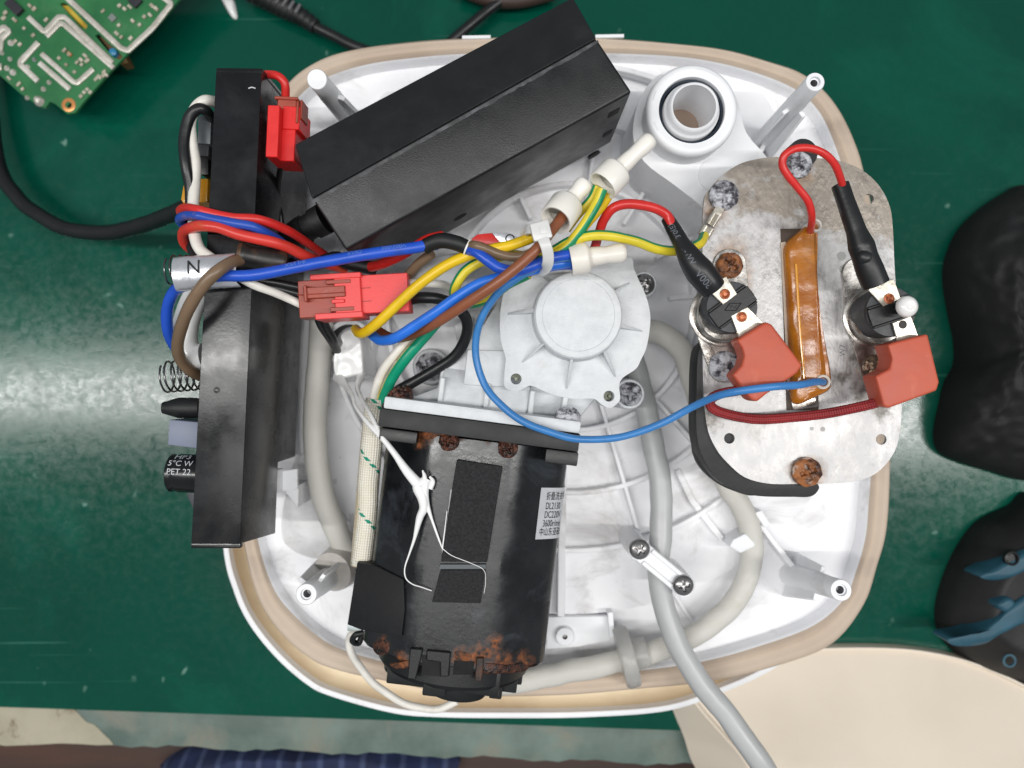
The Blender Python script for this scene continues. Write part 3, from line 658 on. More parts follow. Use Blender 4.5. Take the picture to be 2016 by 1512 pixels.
wire('hose', [(1245, 700, 64), (1262, 760, 66), (1282, 850, 70), (1300, 950, 73), (1302, 1040, 75), (1297, 1110, 76), (1305, 1180, 76), (1330, 1260, 78), (1375, 1338, 80), (1440, 1420, 82), (1500, 1505, 84), (1560, 1600, 84)], 22, hose_g, 'solid grey hose under the white strap, leaving over the rim at lower right', cat_='hose', seg=28)
g = thing('hose_flange', 'milky rubber flange clamped on the hose near the lower rim', 'flange', P(1250, 1290, 64))
clearn = M('cloudy_clear_plastic', lin((232, 231, 228)), 0.25, vs=40, trans=0.6, ior=1.3, bump=0.05, bs=300)
ax = (P(1290, 1282, 62)-P(1210, 1302, 62)).normalized()
mb = MB(); mb.lathe(P(1237, 1292, 64)-ax*1.5, ax, [(-3, 6.4), (-2.6, 12.6), (-1.2, 13.6), (2.2, 13.8), (3.8, 13.0), (4.4, 6.6)], 36)
part('disc', mb, clearn, g, smooth=50)
mb = MB(); mb.lathe(P(1237, 1292, 64)+ax*2, ax, [(0, 7), (6, 6.8), (7, 6.1)], 30); part('collar', mb, clearn, g)
# ---------------------------------------------------------------- geared motor
A = P(950, 810, 88); B = P(895, 1278, 88); U = Vector((0, 0, 1)); ad = (B-A).normalized(); W = ad.cross(U).normalized()
if W.x < 0: W = -W
RM, FL = 37.3, 32.2
mo = thing('gear_motor', 'black rust-stained motor with frosted white gear housing in the middle of the base', 'motor', P(940, 900, 50))
S0, S1 = 10.0, (B-A).length - 3
def can_r(th):      # flat topped, chamfered section with rounded edges
    c_, s_ = abs(math.cos(th)), abs(math.sin(th)); v = 0.0
    for a, b, d in ((0.0, 1.0, 31.8), (1.0, 0.0, 37.2), (0.62, 0.785, 35.6)): v += (max(1e-6, (a*s_+b*c_)/d))**26
    return v**(-1/26)
def can_pt(s, th, dr=0.0):
    c_, s_ = math.cos(th), math.sin(th); k = can_r(th)
    return A + ad*s + W*(s_*(k+dr)) + U*(c_*(k+dr))
mb = MB(); rings = []; nc = 120
for (s, dr) in ((S0, -1.5), (S0, 0), (S0+3, 0), (S1*0.3, 0), (S1*0.6, 0), (S1*0.85, 0), (S1-1.5, 0), (S1, -1.2), (S1, -8)):
    rings.append(mb.add([can_pt(s, 2*math.pi*k/nc, dr) for k in range(nc)]))
for i in range(len(rings)-1):
    for k in range(nc): k2 = (k+1) % nc; mb.face((rings[i]+k, rings[i]+k2, rings[i+1]+k2, rings[i+1]+k))
mb.face([rings[0]+k for k in range(nc)][::-1]); mb.face([rings[-1]+k for k in range(nc)])
can_mb = mb
def inside(p):
    q = p-A; u = q.dot(U); ww = q.dot(W); return math.hypot(u, ww)-can_r(math.atan2(ww, u))
def hit(px, py, off=0.25):
    d = ray(px, py); t = H-150.0
    for _ in range(140):
        e = inside(CAMP+d*t)
        if e < 0.01: break
        t += max(e*0.7, 0.01)
    p = CAMP+d*t; q = p-A; th = math.atan2(q.dot(W), q.dot(U)); s = q.dot(ad)
    return can_pt(s, th, off), s, th
def decal(poly, mat, thick=0.3, name='rust_patch', parent=None, rough=0.8, n=7, seed=0, sub=6):
    ol = cat([Vector((x, y, 0)) for x, y in poly], sub, True)
    m = len(ol); cx = sum(p.x for p in ol)/m; cy = sum(p.y for p in ol)/m; mb = MB(); rings = []
    for i in range(n+1):
        t = i/n*0.98; pts = []
        for j, p in enumerate(ol):
            jx = (nz(p.x, p.y, seed, 0.09)*4+nz(p.x, p.y, seed+5, 0.3)*2.5)*rough*(1-t)
            x, y = p.x+(cx-p.x)*t+jx, p.y+(cy-p.y)*t+jx*0.7
            h = -0.15 if i == 0 else thick*(min(1, t*4)*0.6+0.5*rough*nz(x, y, seed, 0.15)+0.3*rough*nz(x, y, seed, 0.5))
            pts.append(hit(x, y, h)[0])
        rings.append(mb.add(pts))
    for i in range(n):
        for k in range(m): k2 = (k+1) % m; mb.face((rings[i]+k, rings[i]+k2, rings[i+1]+k2, rings[i+1]+k)[::-1])
    mb.face([rings[-1]+k for k in range(m)][::-1])
    return part(name, mb, mat, parent or mo, smooth=60)
mcan = part('motor_can', can_mb, stain(blk_paint.copy(), ROOTLOC[mo.name], [(hit(750, 1272)[0], 4.6), (hit(792, 1306)[0], 4.6), (hit(908, 1290)[0], 4.2), (hit(935, 1292)[0], 4.4), (hit(958, 1284)[0], 4.8), (hit(974, 1268)[0], 4.0), (hit(985, 1314)[0], 7), (hit(1026, 1312)[0], 6.5), (hit(838, 856)[0], 4.2), (hit(822, 872)[0], 3), (hit(870, 850)[0], 2.6), (hit(910, 852)[0], 2.4), (hit(960, 862)[0], 2.2), (hit(1010, 872)[0], 2)], (34, 22, 18), (144, 80, 32), -0.2, -1.1, 170, 0.75), mo, smooth=30)
# foam pads on the flat
def on_flat(poly, z): return [P(x, y, z) for x, y in poly]
def slab(poly, z0, z1, mat, name, parent, bevel=0.3, seed=None):
    mb = MB(); mb.prism(on_flat(poly, z1), z0, z1); return part(name, mb, mat, parent, bevel=bevel, bseg=1)
slab([(899, 905), (990, 919), (982, 965), (959, 1107), (868, 1106), (884, 1000)], 120.0, 122.4, foam, 'foam_pad', mo)
slab([(867, 1122), (956, 1122), (946, 1188), (850, 1186)], 120.0, 121.8, foam, 'foam_pad', mo)
slab([(866, 1111), (957, 1111), (957, 1121), (863, 1121)], 119.9, 120.9, M('grey_bar', lin((86, 92, 96)), 0.5), 'cross_bar', mo, 0.2)
# black tape flap on the left flank
mb = MB(); q = [(703, 1107), (742, 1115), (798, 1140), (800, 1200), (794, 1252), (722, 1243), (684, 1230)]
top = [hit(x, y, 1.0)[0] if x > 770 else P(x, y, 103 if x < 715 else 108) for x, y in q]
mb.prism(top, 78, None); part('tape_flap', mb, M('matte_black_tape', lin((20, 20, 22)), 0.6, vs=300, bump=0.1, bs=900), mo, bevel=0.5)
mb = MB(); mb.prism([P(x, y, 99) for x, y in [(684, 1229), (714, 1241), (684, 1243)]], 84, 99)
part('plate_corner', mb, M('grey_green_steel', lin((168, 178, 178)), 0.4, metal=0.4), mo, bevel=0.3)
mb = MB(); mb.tube(cat([P(x, y, z) for x, y, z in [(716, 1246, 92), (700, 1250, 92), (694, 1262, 90), (706, 1266, 88), (712, 1252, 88)]], 6), 1.3, 10); part('lead_hook', mb, blk, mo)
# end cap
ec = A + ad*S1
mb = MB()
for (t, r, off) in ((0, 35.0, 0),):
    mb.lathe(ec, ad, [(-1.5, 31.5), (6.5, 31.5), (8.4, 30.0), (9, 27), (9.2, 18)], 90)
capo = part('end_cap', mb, blk, mo, smooth=35)
tops = lambda s, wv, u: A + ad*s + W*wv + U*u
mb = MB(); mb.lathe(ec+U*10+W*3.5, ad, [(6, 12.4), (14.5, 12.4), (16.2, 11.7), (16.8, 10.0)], 48); part('bearing_hub', mb, blk, mo)
mb = MB()
for wv, u, hx, s in ((-17, 14, 8, 5), (-5, 24, 4.5, 4.0), (13, 20, 7, 3), (19, 12, 2.6, 7), (24, 9, 3.4, 5), (27, 5, 2.4, 3)):
    mb.obox(tops(S1+5, wv, u), W, U, ad, hx, 5.5, s+3)
part('brush_holder', mb, blk, mo, bevel=0.8)
mb = MB(); mb.lathe(ec+W*-15+U*6, ad, [(3, 13), (11, 13), (12.5, 11.5)], 40); part('bearing_hub', mb, blk, mo)
mb = MB(); mb.lathe(ec+W*18+U*2, ad, [(3, 13), (7, 13), (8, 11.5)], 40); part('bearing_hub', mb, blk, mo)
# slots and tabs at the end of the can
notch = M('deep_black', lin((8, 8, 9)), 0.8)
def tab(poly, mat, dz0, dz1, name, bevel=0.4):
    c = [hit(x, y, dz1)[0] for x, y in poly]; mb = MB(); mb.prism(c, min(p.z for p in c)-dz0, None); return part(name, mb, mat, mo, bevel=bevel, bseg=1)
tab([(832, 1290), (870, 1292), (868, 1332), (830, 1328)], notch, 3, 0.25, 'vent_slot', 0.1)
tab([(894, 1300), (934, 1302), (930, 1328), (892, 1328)], notch, 3, 0.25, 'vent_slot', 0.1)
tab([(812, 1274), (836, 1276), (822, 1336), (806, 1334)], blk, 3, 1.6, 'clip_tab')
tab([(842, 1278), (888, 1282), (884, 1330), (868, 1330), (868, 1302), (842, 1298)], blk, 3, 1.4, 'clip_tab')
tab([(936, 1292), (950, 1292), (946, 1338), (932, 1338)], M('rusty_edge', lin((86, 54, 38)), 0.6, vs=200, col2=lin((30, 24, 22)), bump=0.4), 3, 1.8, 'clip_tab')
decal([(738, 1264), (756, 1258), (768, 1270), (764, 1286), (746, 1290), (734, 1280)], rust, 0.4, seed=3, rough=0.5)
decal([(768, 1306), (790, 1302), (808, 1299), (810, 1311), (792, 1317), (774, 1314)], orust, 0.6, seed=8, rough=0.5)
decal([(893, 1284), (904, 1280), (918, 1284), (930, 1290), (924, 1301), (905, 1304), (895, 1298)], orust, 0.4, seed=14, rough=0.6)
decal([(950, 1306), (1000, 1308), (1030, 1304), (1042, 1314), (1030, 1323), (990, 1326), (950, 1326)], rust, 0.7, seed=21, rough=0.6)
decal([(826, 842), (848, 838), (880, 846), (868, 856), (836, 868), (822, 858)], orust, 0.4, seed=41, rough=0.9)
# white scuffs of glue along the foam edge
decal([(888, 960), (891, 962), (889, 985), (878, 1060), (872, 1090), (869, 1090), (878, 1040), (885, 985)], M('dried_glue', lin((206, 208, 212)), 0.6, bump=0.3), 0.3, 'dried_glue', rough=0.25, seed=4)
# rusty screws in the flat
screw(884, 868, 121, 20, rust, mo, rough=0.5, seed=1, rot=0.5); screw(1000, 882, 121, 20, rust, mo, rough=0.4, seed=5, rot=1.1)
# rating label wrapped on the right flank
_, sA, tA = hit(1068, 960); _, sB, tB = hit(1050, 1062)
lab = MB(); ns_, nt_ = 8, 14; idx = {}; tEnd = R(86)
th0 = (tA+tB)/2
for i in range(ns_+1):
    for j in range(nt_+1):
        idx[i, j] = lab.add([can_pt(sA+(sB-sA)*i/ns_, th0+(tEnd-th0)*j/nt_, 0.18+(0.5*(j/nt_)**3))])
for i in range(ns_):
    for j in range(nt_): lab.face((idx[i, j], idx[i, j+1], idx[i+1, j+1], idx[i+1, j]))
lb = part('rating_label', lab, label_al, mo, smooth=60)
tm = MB()
def lmap(row, x0=2.2):
    s_c = sA+(sB-sA)*row
    return lambda x, y: can_pt(s_c - y, th0 + (x*0.62+x0*0.62)/RM, 0.36)
for row, txt, size, x0 in ((0.17, '折叠洗衣机电机', 3.6, 5.0), (0.36, 'DL2130', 3.9, 5.2), (0.53, 'DC220V', 3.9, 5.0), (0.70, '3600r/min', 3.9, 4.4), (0.87, '中山东亚磁业', 3.6, 2.4)):
    text_mesh(txt, size, lmap(row, x0), mb=tm, align='LEFT')
part('lettering', tm, ink, lb)
# bracket and flange plates across the motor front
def plate(s0, s1, w0, w1, u0, u1, mat, name, bevel=0.8, parent=None):
    mb = MB(); mb.obox(A+ad*((s0+s1)/2)+W*((w0+w1)/2)+U*((u0+u1)/2), ad, W, U, abs(s1-s0)/2, abs(w1-w0)/2, abs(u1-u0)/2)
    return part(name, mb, mat, parent or mo, bevel=bevel)
def sw(px, py, z): q = P(px, py, z)-A; return q.dot(ad), q.dot(W)
# plates follow the slope of the flange in the picture rather than the can
fl0, fl1 = P(760, 792, 124), P(1146, 842, 124); fd = (fl1-fl0).normalized(); fn = Vector((fd.y, -fd.x, 0))   # fn points down the picture
def bar(px0, px1, wdt, z0, z1, mat, name, parent=None, bevel=0.7):
    a_, b_ = px0, px1; mb = MB(); c_ = (a_+b_)/2
    mb.obox(Vector((c_.x, c_.y, (z0+z1)/2))+fn*wdt/2, fd, fn, U, (b_-a_).length/2, wdt/2, (z1-z0)/2); return part(name, mb, mat, parent or mo, bevel=bevel)
flange = bar(P(757, 782, 125), P(1145, 828, 125), 4.6, 54, 125, nylon, 'gear_flange', bevel=0.9)
brk = bar(P(748, 806, 124)-fd*0, P(1143, 854, 124), 6.6, 54, 123.5, blk_rub, 'motor_bracket', bevel=0.25)
bar(P(748, 842, 122), P(822, 851, 122), 4.6, 92, 122, blk, 'bracket_ear', brk, 0.6); bar(P(1076, 884, 122), P(1140, 892, 122), 5.2, 92, 121, blk, 'bracket_ear', brk, 0.6)
screw(788, 780, 118, 25, rust, flange, nrm=(-0.15, 0.75, 0.65), rough=0.5, seed=11, cross=False, h=0.6)
screw(1118, 822, 118, 26, corr, flange, nrm=(0.1, 0.75, 0.65), rough=0.4, seed=17, cross=False, h=0.6)
screw(1102, 908, 98, 15, corr, brk, nrm=(0, -0.6, 0.8), rough=0.7, seed=9, cross=False, h=0.8); screw(772, 862, 104, 10, rust, brk, nrm=(0, -0.6, 0.8), rough=0.7, seed=19, cross=False, h=0.7)
decal([(822, 838), (870, 836), (900, 843), (940, 850), (1000, 862), (1040, 868), (1000, 868), (930, 857), (880, 848), (830, 846)], rust, 0.5, seed=51, rough=0.6)
# neck between flange and gear housing
mb = MB(); mb.prism([P(x, y, 104) for x, y in [(800, 785), (862, 762), (868, 720), (905, 690), (950, 640), (1000, 560), (1100, 530), (1240, 560), (1250, 700), (1160, 800), (1140, 826), (960, 812)]], 52, 104)
neck = part('gear_case', mb, nylon, mo, bevel=1.6)
ncx = P(968, 772, 104); mb = MB(); mb.lathe(P(872, 778, 95)-fd*0, P(1050, 802, 95)-P(872, 778, 95), [(0, 13.5), (0.3, 14.5), (35, 14.5), (35.3, 13.5)], 60); part('worm_barrel', mb, nylon, mo, smooth=45)
for px in ((868, 770), (958, 782), (1046, 796), (1112, 800)):
    mb = MB(); p = P(px[0], px[1], 112); mb.obox(Vector((p.x, p.y, 96)), fd, fn, U, 1.2, 5.5, 15); part('rib', mb, nylon, mo, bevel=0.5, bseg=1)
mb = MB(); mb.prism([P(x, y, 110) for x, y in [(920, 688), (995, 690), (998, 762), (912, 758)]], 60, 110); part('case_step', mb, nylon, mo, bevel=1.0)
# gear cover
GC = [(1155, 496), (1220, 498), (1244, 509), (1248, 528), (1258, 552), (1270, 578), (1279, 610), (1280, 640), (1273, 683), (1262, 708), (1252, 726), (1226, 744), (1219, 760), (1221, 785), (1210, 799), (1198, 803), (1184, 796), (1168, 785), (1128, 785), (1085, 776), (1048, 760), (1036, 762), (1022, 769), (1006, 769), (993, 760), (993, 735), (995, 705), (987, 675), (984, 640), (986, 605), (994, 572), (1012, 545), (1050, 520), (1100, 500)]
gco = cat([P(x, y, 113) for x, y in GC], 4, True)
hol = []
for (x, y) in ((1016, 746), (1199, 780)):
    c_ = P(x, y, 113); hol.append([c_+Vector((2.15*math.cos(2*math.pi*k/24), 2.15*math.sin(2*math.pi*k/24), 0)) for k in range(24)])
mb = MB(); mb.prism(gco, 103.5, 113, holes=hol)
gcov = part('gear_cover', mb, nylon, mo, bevel=0.7)
for (x, y) in ((1016, 746), (1199, 780)):
    mb = MB(); mb.lathe(P(x, y, 104.5), U, [(0, 2.1), (0.1, 0.8), (3, 0.7)], 16); part('pin', mb, M('olive_steel', lin((120, 124, 110)), 0.4, metal=0.6), gcov)
cc_ = P(1137, 622, 118); mb = MB(); k = S(123)
mb.lathe(Vector((cc_.x, cc_.y, 112)), U, [(0, 17.6), (8, 17.0), (9.6, 16.8), (10.4, 16.2), (10.6, 15.6), (10.5, 13.8), (10.25, 13.6), (10.25, 5), (10.3, 0.5)], 90)
part('round_cap', mb, nylon, gcov, smooth=25)
for (o_, i_, w0, w1) in (((1000, 618), (1058, 613), 2.0, 3.4), ((1028, 713), (1072, 676), 1.4, 1.8), ((1115, 766), (1124, 706), 1.6, 2.2), ((1212, 742), (1186, 692), 1.4, 2.6), ((1265, 652), (1216, 643), 1.2, 3.2), ((1240, 556), (1202, 580), 1.0, 1.4), ((1070, 545), (1090, 563), 1.6, 1.8)):
    po_, pi_ = P(*o_, 113.5), P(*i_, 113.5); d_ = (pi_-po_); pi2 = pi_+d_.normalized()*2; nn = Vector((-d_.y, d_.x, 0)).normalized()
    q = [po_+nn*w0*0.2, po_-nn*w0*0.2, pi2-nn*w1*0.28, pi2+nn*w1*0.28]; mb = MB()
    a_ = mb.add([Vector((p.x, p.y, z)) for p, z in zip(q, (113.4, 113.4, 121, 121))]); b_ = mb.add([Vector((p.x, p.y, 112.5)) for p in q])
    mb.face((a_, a_+1, a_+2, a_+3))
    for i in range(4): j = (i+1) % 4; mb.face((b_+i, b_+j, a_+j, a_+i))
    part('cover_rib', mb, nylon, gcov, bevel=0.15, bseg=1)
# fastening posts round the gear case
for (x, y, z, r, m_, sd) in ((1268, 560, 92, 22, darksteel, 1), (1240, 776, 94, 25, corr, 2), (848, 722, 70, 30, corr, 3)):
    mb = MB(); c_ = P(x, y, z); r_ = r*S(z)
    mb.lathe(Vector((c_.x, c_.y, 50)), U, [(0, r_*1.3), (z-51.5, r_*1.22), (z-50.6, r_*1.12), (z-50.5, 0.9*r_), (z-53, 0.88*r_)], 36)
    pp = part('mount_post', mb, nylon, mo)
    screw(x, y, z, r*0.95, m_, pp, rough=0.35 if m_ is corr else 0.15, seed=sd*3, rot=0.4*sd, h=0.45)
# ---------------------------------------------------------------- tall controller case, standing on edge on the left rim
co = thing('controller_case', 'tall narrow black potted controller case standing on the left rim of the base', 'controller', P(450, 600, 61))
ZC, ZB = 130, 61
TL, TR, BR, BL = P(425, 141, ZC), P(515, 142, ZC), P(472, 1071, ZC), P(376, 1071, ZC)
def low(p, dx=0.0, z=ZB): return Vector((p.x+dx, p.y, z))
def hexa(t, b, mat, name, parent, bevel=0.5):
    mb = MB(); a = mb.add(t); c = mb.add(b); m = len(t)
    mb.face([a+i for i in range(m)]); mb.face([c+i for i in range(m)][::-1])
    for i in range(m): j = (i+1) % m; mb.face((c+i, c+j, a+j, a+i))
    bm_ = part(name, mb, mat, parent, bevel=bevel); return bm_
top = [TL, BL, BR, TR]
ML, MR = TL.lerp(BL, 0.852), TR.lerp(BR, 0.852)
e0 = P(543, 1050, 87); mb = MB()
kx = lambda p, q, t: p.lerp(q, t)
pts_ = [TL, BL, BR, MR, TR, low(TL), Vector((ML.x, ML.y, ZB)), Vector((ML.x, ML.y, 87)), Vector((BL.x, e0.y, 87)), Vector((BR.x, e0.y, 87)), Vector((MR.x, MR.y, 87)), Vector((MR.x, MR.y, ZB)), low(TR)]
mb.add([Vector(p) for p in pts_])
for f in ((0, 1, 2, 4), (4, 2, 9, 10, 11, 12), (0, 5, 6, 7, 8, 1), (0, 4, 12, 5), (1, 8, 9, 2), (5, 12, 11, 6), (6, 11, 10, 7), (7, 10, 9, 8)): mb.face(f)
part('case', mb, blk_case, co, bevel=0.4)
# stepped lip at both ends
for (a_, b_, sg) in ((TL, TR, 1), (BL, BR, -1)):
    mb = MB(); c_ = (a_+b_)/2; d_ = (b_-a_).normalized(); s_ = Vector((-d_.y, d_.x, 0))
    mb.obox(Vector((c_.x, c_.y, 128.2 if sg < 0 else 100))+s_*sg*0.7, d_, s_, U, (b_-a_).length/2+0.15, 1.0, 1.5 if sg < 0 else 29.4); part('end_lip', mb, blk_case, co, bevel=0.4)
for (x, y) in ((427, 768),):
    mb = MB(); mb.lathe(P(x, y, 129.7), U, [(0, 1.3), (0.5, 1.2), (0.52, 0.9), (0.2, 0.3)], 20); part('gate_mark', mb, blk, co)
mb = MB(); mb.tube(cat([P(x, y, 130.2) for x, y in [(489, 174), (496, 172), (503, 174)]], 4), 0.22, 6); part('scratch', mb, M('bright_scratch', lin((220, 220, 224)), 0.4), co)
# right flank shoulder: pale potting compound at the top end
mb = MB(); mb.prism([P(x, y, 104) for x, y in [(508, 160), (524, 160), (534, 188), (538, 212), (520, 250), (508, 250)]], 70, 104); part('potting_compound', mb, M('grey_potting', lin((176, 178, 182)), 0.5, bump=0.2), co, bevel=1)
mb = MB(); mb.prism([P(x, y, 112) for x, y in [(506, 210), (520, 208), (522, 262), (506, 262)]], 96, 112); part('terminal_block', mb, red_con2, co, bevel=0.4)
# components on its open side
def cbox(poly, z0, z1, mat, name, bevel=0.5): 
    mb = MB(); mb.prism([P(x, y, z1) for x, y in poly], z0, z1); return part(name, mb, mat, co, bevel=bevel)
greyblk = M('grey_heat_sink', lin((104, 108, 112)), 0.45, metal=0.3, vs=60)
cbox([(390, 228), (416, 226), (414, 284), (388, 282)], 90, 118, greyblk, 'heat_sink')
cbox([(386, 282), (412, 282), (410, 308), (388, 306)], 90, 116, M('dark_grey_component', lin((58, 60, 64)), 0.5), 'relay')
cbox([(390, 306), (410, 308), (410, 344), (396, 344), (390, 338)], 90, 112, blk, 'relay')
cbox([(362, 352), (410, 350), (408, 398), (360, 402), (355, 392)], 92, 116, M('amber_yellow_capacitor', lin((216, 150, 22)), 0.35, vs=40, coat=0.3), 'film_capacitor', 1.2)
mb = MB(); mb.tube(cat([P(x, y, 112) for x, y in [(392, 575), (378, 600), (366, 640), (366, 680), (384, 700), (400, 700)]], 6), 4.9, 18); part('silicone_bead', mb, glue, co)
mb = MB(); mb.lathe(P(396, 803, 108), P(326, 803, 108)-P(396, 803, 108), [(0, 3.9), (4, 4.1), (9, 4.1), (13.5, 2.7), (15, 2.4), (15.2, 1.3)], 28); part('shrink_sleeve', mb, blk_rub, co, smooth=60)
cbox([(333, 826), (400, 832), (398, 884), (330, 876)], 88, 117, M('blue_grey_relay', lin((118, 126, 146)), 0.45, vs=60), 'relay', 0.5)
cp = P(400, 933, 108); cd = (P(343, 931, 108)-cp)
mb = MB(); mb.lathe(cp, cd, [(0, 7.6), (9, 7.6), (9.8, 7.3), (10.9, 7.0), (11.5, 7.3), (12.1, 7.6), (12.5, 7.2), (12.5, 6.2), (12.3, 6.0)], 40)
capn = part('capacitor', mb, M('black_capacitor_sleeve', lin((20, 21, 23)), 0.25), co, smooth=45)
cdn = cd.normalized(); side = Vector((-cdn.y, cdn.x, 0)); 
if side.y < 0: side = -side
def capmap(ang0):
    def f(x, y):
        th = R(ang0)+y/7.6; return cp + cdn*(6.6 - x) + (side*math.sin(th)+U*math.cos(th))*7.75
    return f
tm = MB()
text_mesh('HP3', 3.8, capmap(62), mb=tm); text_mesh('5°C W', 3.3, capmap(36), mb=tm); text_mesh('PET 22', 3.3, capmap(10), mb=tm)
part('lettering', tm, wink, capn)
mb = MB(); mb.prism([P(x, y, 100) for x, y in [(366, 960), (392, 960), (390, 1010), (378, 1000), (368, 978)]], 80, 100); part('inductor', mb, M('dark_grey_component2', lin((62, 66, 72)), 0.5), co, bevel=1.5)
def spring(cx, cy, z, axis, Rr, turns, L, wr, name):
    ax_ = Vector(axis).normalized(); x = ax_.orthogonal().normalized(); y = ax_.cross(x); c0 = P(cx, cy, z); N_ = int(turns*24)
    pts = []
    for i in range(N_+1):
        t = i/N_; tt = 0 if t < 0.08 else (t-0.08)/0.92
        a = 2*math.pi*turns*t; pts.append(c0 + ax_*L*tt + (x*math.cos(a)+y*math.sin(a))*Rr)
    mb = MB(); mb.tube(pts, wr, 8); return part(name, mb, M('spring_steel', lin((120, 120, 122)), 0.25, metal=0.9), co, smooth=70)
spring(328, 742, 104, (1, 0.08, 0), 6.2, 5.4, 13.5, 0.42, 'spring')
spring(336, 532, 126, (1, 0.0, 0), 5.4, 4.2, 9.5, 0.36, 'spring')
# cable socket tube on top, brown stained
g = thing('cable_sleeve', 'dark stained rubber sleeve with a hollow mouth, lying over the controller case', 'sleeve', P(510, 508, 130))
mb = MB(); p0 = P(470, 502, 136); p1 = P(552, 516, 133); mb.lathe(p0, p1-p0, [(-0.2, 2.6), (-0.2, 4.6), (1.2, 5.2), (2.2, 5.2), (3.0, 4.5), (11, 4.6), (16, 4.4), (17, 3.8)], 32, matf=lambda i: 1 if i < 2 else 0, close0=False)
part('tube', mb, [M('grimy_black_rubber', lin((38, 34, 32)), 0.4, col2=lin((22, 21, 21)), grime=lin((92, 66, 44)), gs=90, glo=0.5, ghi=0.72), M('brown_stained_rubber', lin((88, 62, 42)), 0.45, vs=200, col2=lin((48, 34, 26)), bump=0.3)], g, smooth=50)
mb = MB(); mb.lathe(p0, p1-p0, [(0.3, 2.6), (3, 2.4), (3.1, 0.1)], 24, close0=False); part('bore', mb, notch, g)
# N marker
g = thing('wire_marker', 'crinkled silver wire marker sleeve printed with a letter N', 'wire marker', P(390, 540, 132))
def nfoil(x, y): return 138.5+4.6*math.sqrt(max(0, 1-((y)/6.6)**2))+0.25*nz(x, y, 2, 0.5)
c0 = P(404, 534, 141); xd = (P(432, 534, 141)-P(342, 540, 141)).normalized(); yd = Vector((-xd.y, xd.x, 0))
mb = MB(); nx_, ny_ = 24, 20; ids = {}
for i in range(nx_+1):
    for j in range(ny_+1):
        th = -0.5*math.pi*1.15+math.pi*1.15*j/ny_; x = -11.2+22.4*i/nx_; x += 0.5*math.sin(j*0.7)*(1 if i == nx_ else 0)
        rr = 6.1+0.22*nz(x, th*4, 1, 0.7)
        ids[i, j] = mb.add([c0+xd*x+yd*(rr*math.sin(th))+U*(rr*0.62*math.cos(th)-2.0)])
for i in range(nx_):
    for j in range(ny_): mb.face((ids[i, j], ids[i+1, j], ids[i+1, j+1], ids[i, j+1]))
foil = M('crinkled_silver_foil', lin((224, 225, 230)), 0.28, metal=0.7, vs=60, bump=0.3, bs=260)
part('foil_sleeve', mb, foil, g, smooth=30)
tm = text_mesh('N', 7.2, lambda x, y: c0+xd*(x*0.95-3.4)+yd*(y+1.2)+U*(6.42*0.62*math.sqrt(max(0, 1-((y+1.2)/6.5)**2))-1.86)); part('lettering', tm, ink, g)
# ---------------------------------------------------------------- red connectors
def frame(px0, px1, z):
    a_, b_ = P(*px0, z), P(*px1, z); d_ = (b_-a_).normalized(); return a_, b_, d_, Vector((-d_.y, d_.x, 0))
g = thing('wire_connector', 'coral red three way connector with a brown plug, lying across the middle of the wiring', 'connector', P(700, 580, 118))
a_, b_, xd, yd = frame((590, 588), (806, 576), 130)
def rb(x0, x1, y0, y1, z0, z1, mat, name, parent=g, bevel=0.3, org=None, xx=None, yy=None):
    """x in px along the part, y in px across (positive up the picture)"""
    k_ = S(130); mb = MB(); o_ = org or a_; X, Y = xx or xd, yy or yd
    mb.obox(o_+X*((x0+x1)/2*k_)+Y*((y0+y1)/2*k_)+U*((z0+z1)/2-130), X, Y, U, abs(x1-x0)/2*k_, abs(y1-y0)/2*k_, abs(z1-z0)/2)
    return part(name, mb, mat, parent, bevel=bevel, bseg=1)
rb(112, 214, -36, 40, 118, 129.5, red_con, 'housing'); rb(70, 122, -42, 44, 117.5, 131, red_con, 'housing_collar')
rb(30, 124, -44, -32, 117.5, 131.5, red_con, 'latch_arm'); rb(24, 124, 34, 45, 117.5, 131.5, red_con, 'latch_arm'); rb(64, 90, -14, -6, 128, 131.8, red_con, 'latch_rib')
pl = rb(-4, 76, -38, 36, 119, 129.0, brn_con, 'plug'); rb(10, 92, -2, 20, 128, 131.8, brn_con, 'plug_latch'); rb(12, 18, -8, 24, 128, 132.6, brn_con, 'plug_tab')
rb(54, 104, 24, 33, 126, 131.2, brn_con, 'plug_finger'); rb(60, 108, -30, -21, 126, 131.2, brn_con, 'plug_finger'); rb(-2, 92, 5, 7, 131.6, 132.2, brn_con, 'plug_ridge')
rb(54, 108, 33, 35, 124, 130.5, notch, 'gap', bevel=0); rb(60, 112, -32.5, -30, 124, 130.5, notch, 'gap', bevel=0)
for y in (-12, 14): rb(118, 140, y-0.7, y+0.7, 129.2, 129.8, M('red_groove', lin((150, 36, 38)), 0.5), 'groove', bevel=0)
g2 = thing('wire_connector', 'bright red connector standing between the controller case and the large black box', 'connector', P(550, 250, 100))
o2 = P(524, 310, 130); x2 = (P(540, 180, 130)-P(534, 310, 130)); x2 = x2.normalized(); y2 = Vector((x2.y, -x2.x, 0))
R2 = dict(parent=g2, org=o2, xx=x2, yy=y2)
rb(0, 102, 0, 24, 112, 131, red_con2, 'housing', **R2); rb(0, 92, 22, 50, 112, 126.5, red_con2, 'housing_step', **R2); rb(62, 108, 24, 58, 112, 127.3, red_con2, 'housing_collar', **R2)
rb(96, 124, 12, 50, 114, 127.0, brn_con, 'plug', **R2); rb(120, 126, 7, 54, 113, 128, brn_con, 'plug_rim', **R2); rb(74, 118, 51, 56, 118, 128, brn_con, 'plug_latch', **R2); rb(86, 124, 56, 61, 118, 126.5, brn_con, 'plug_latch', **R2)
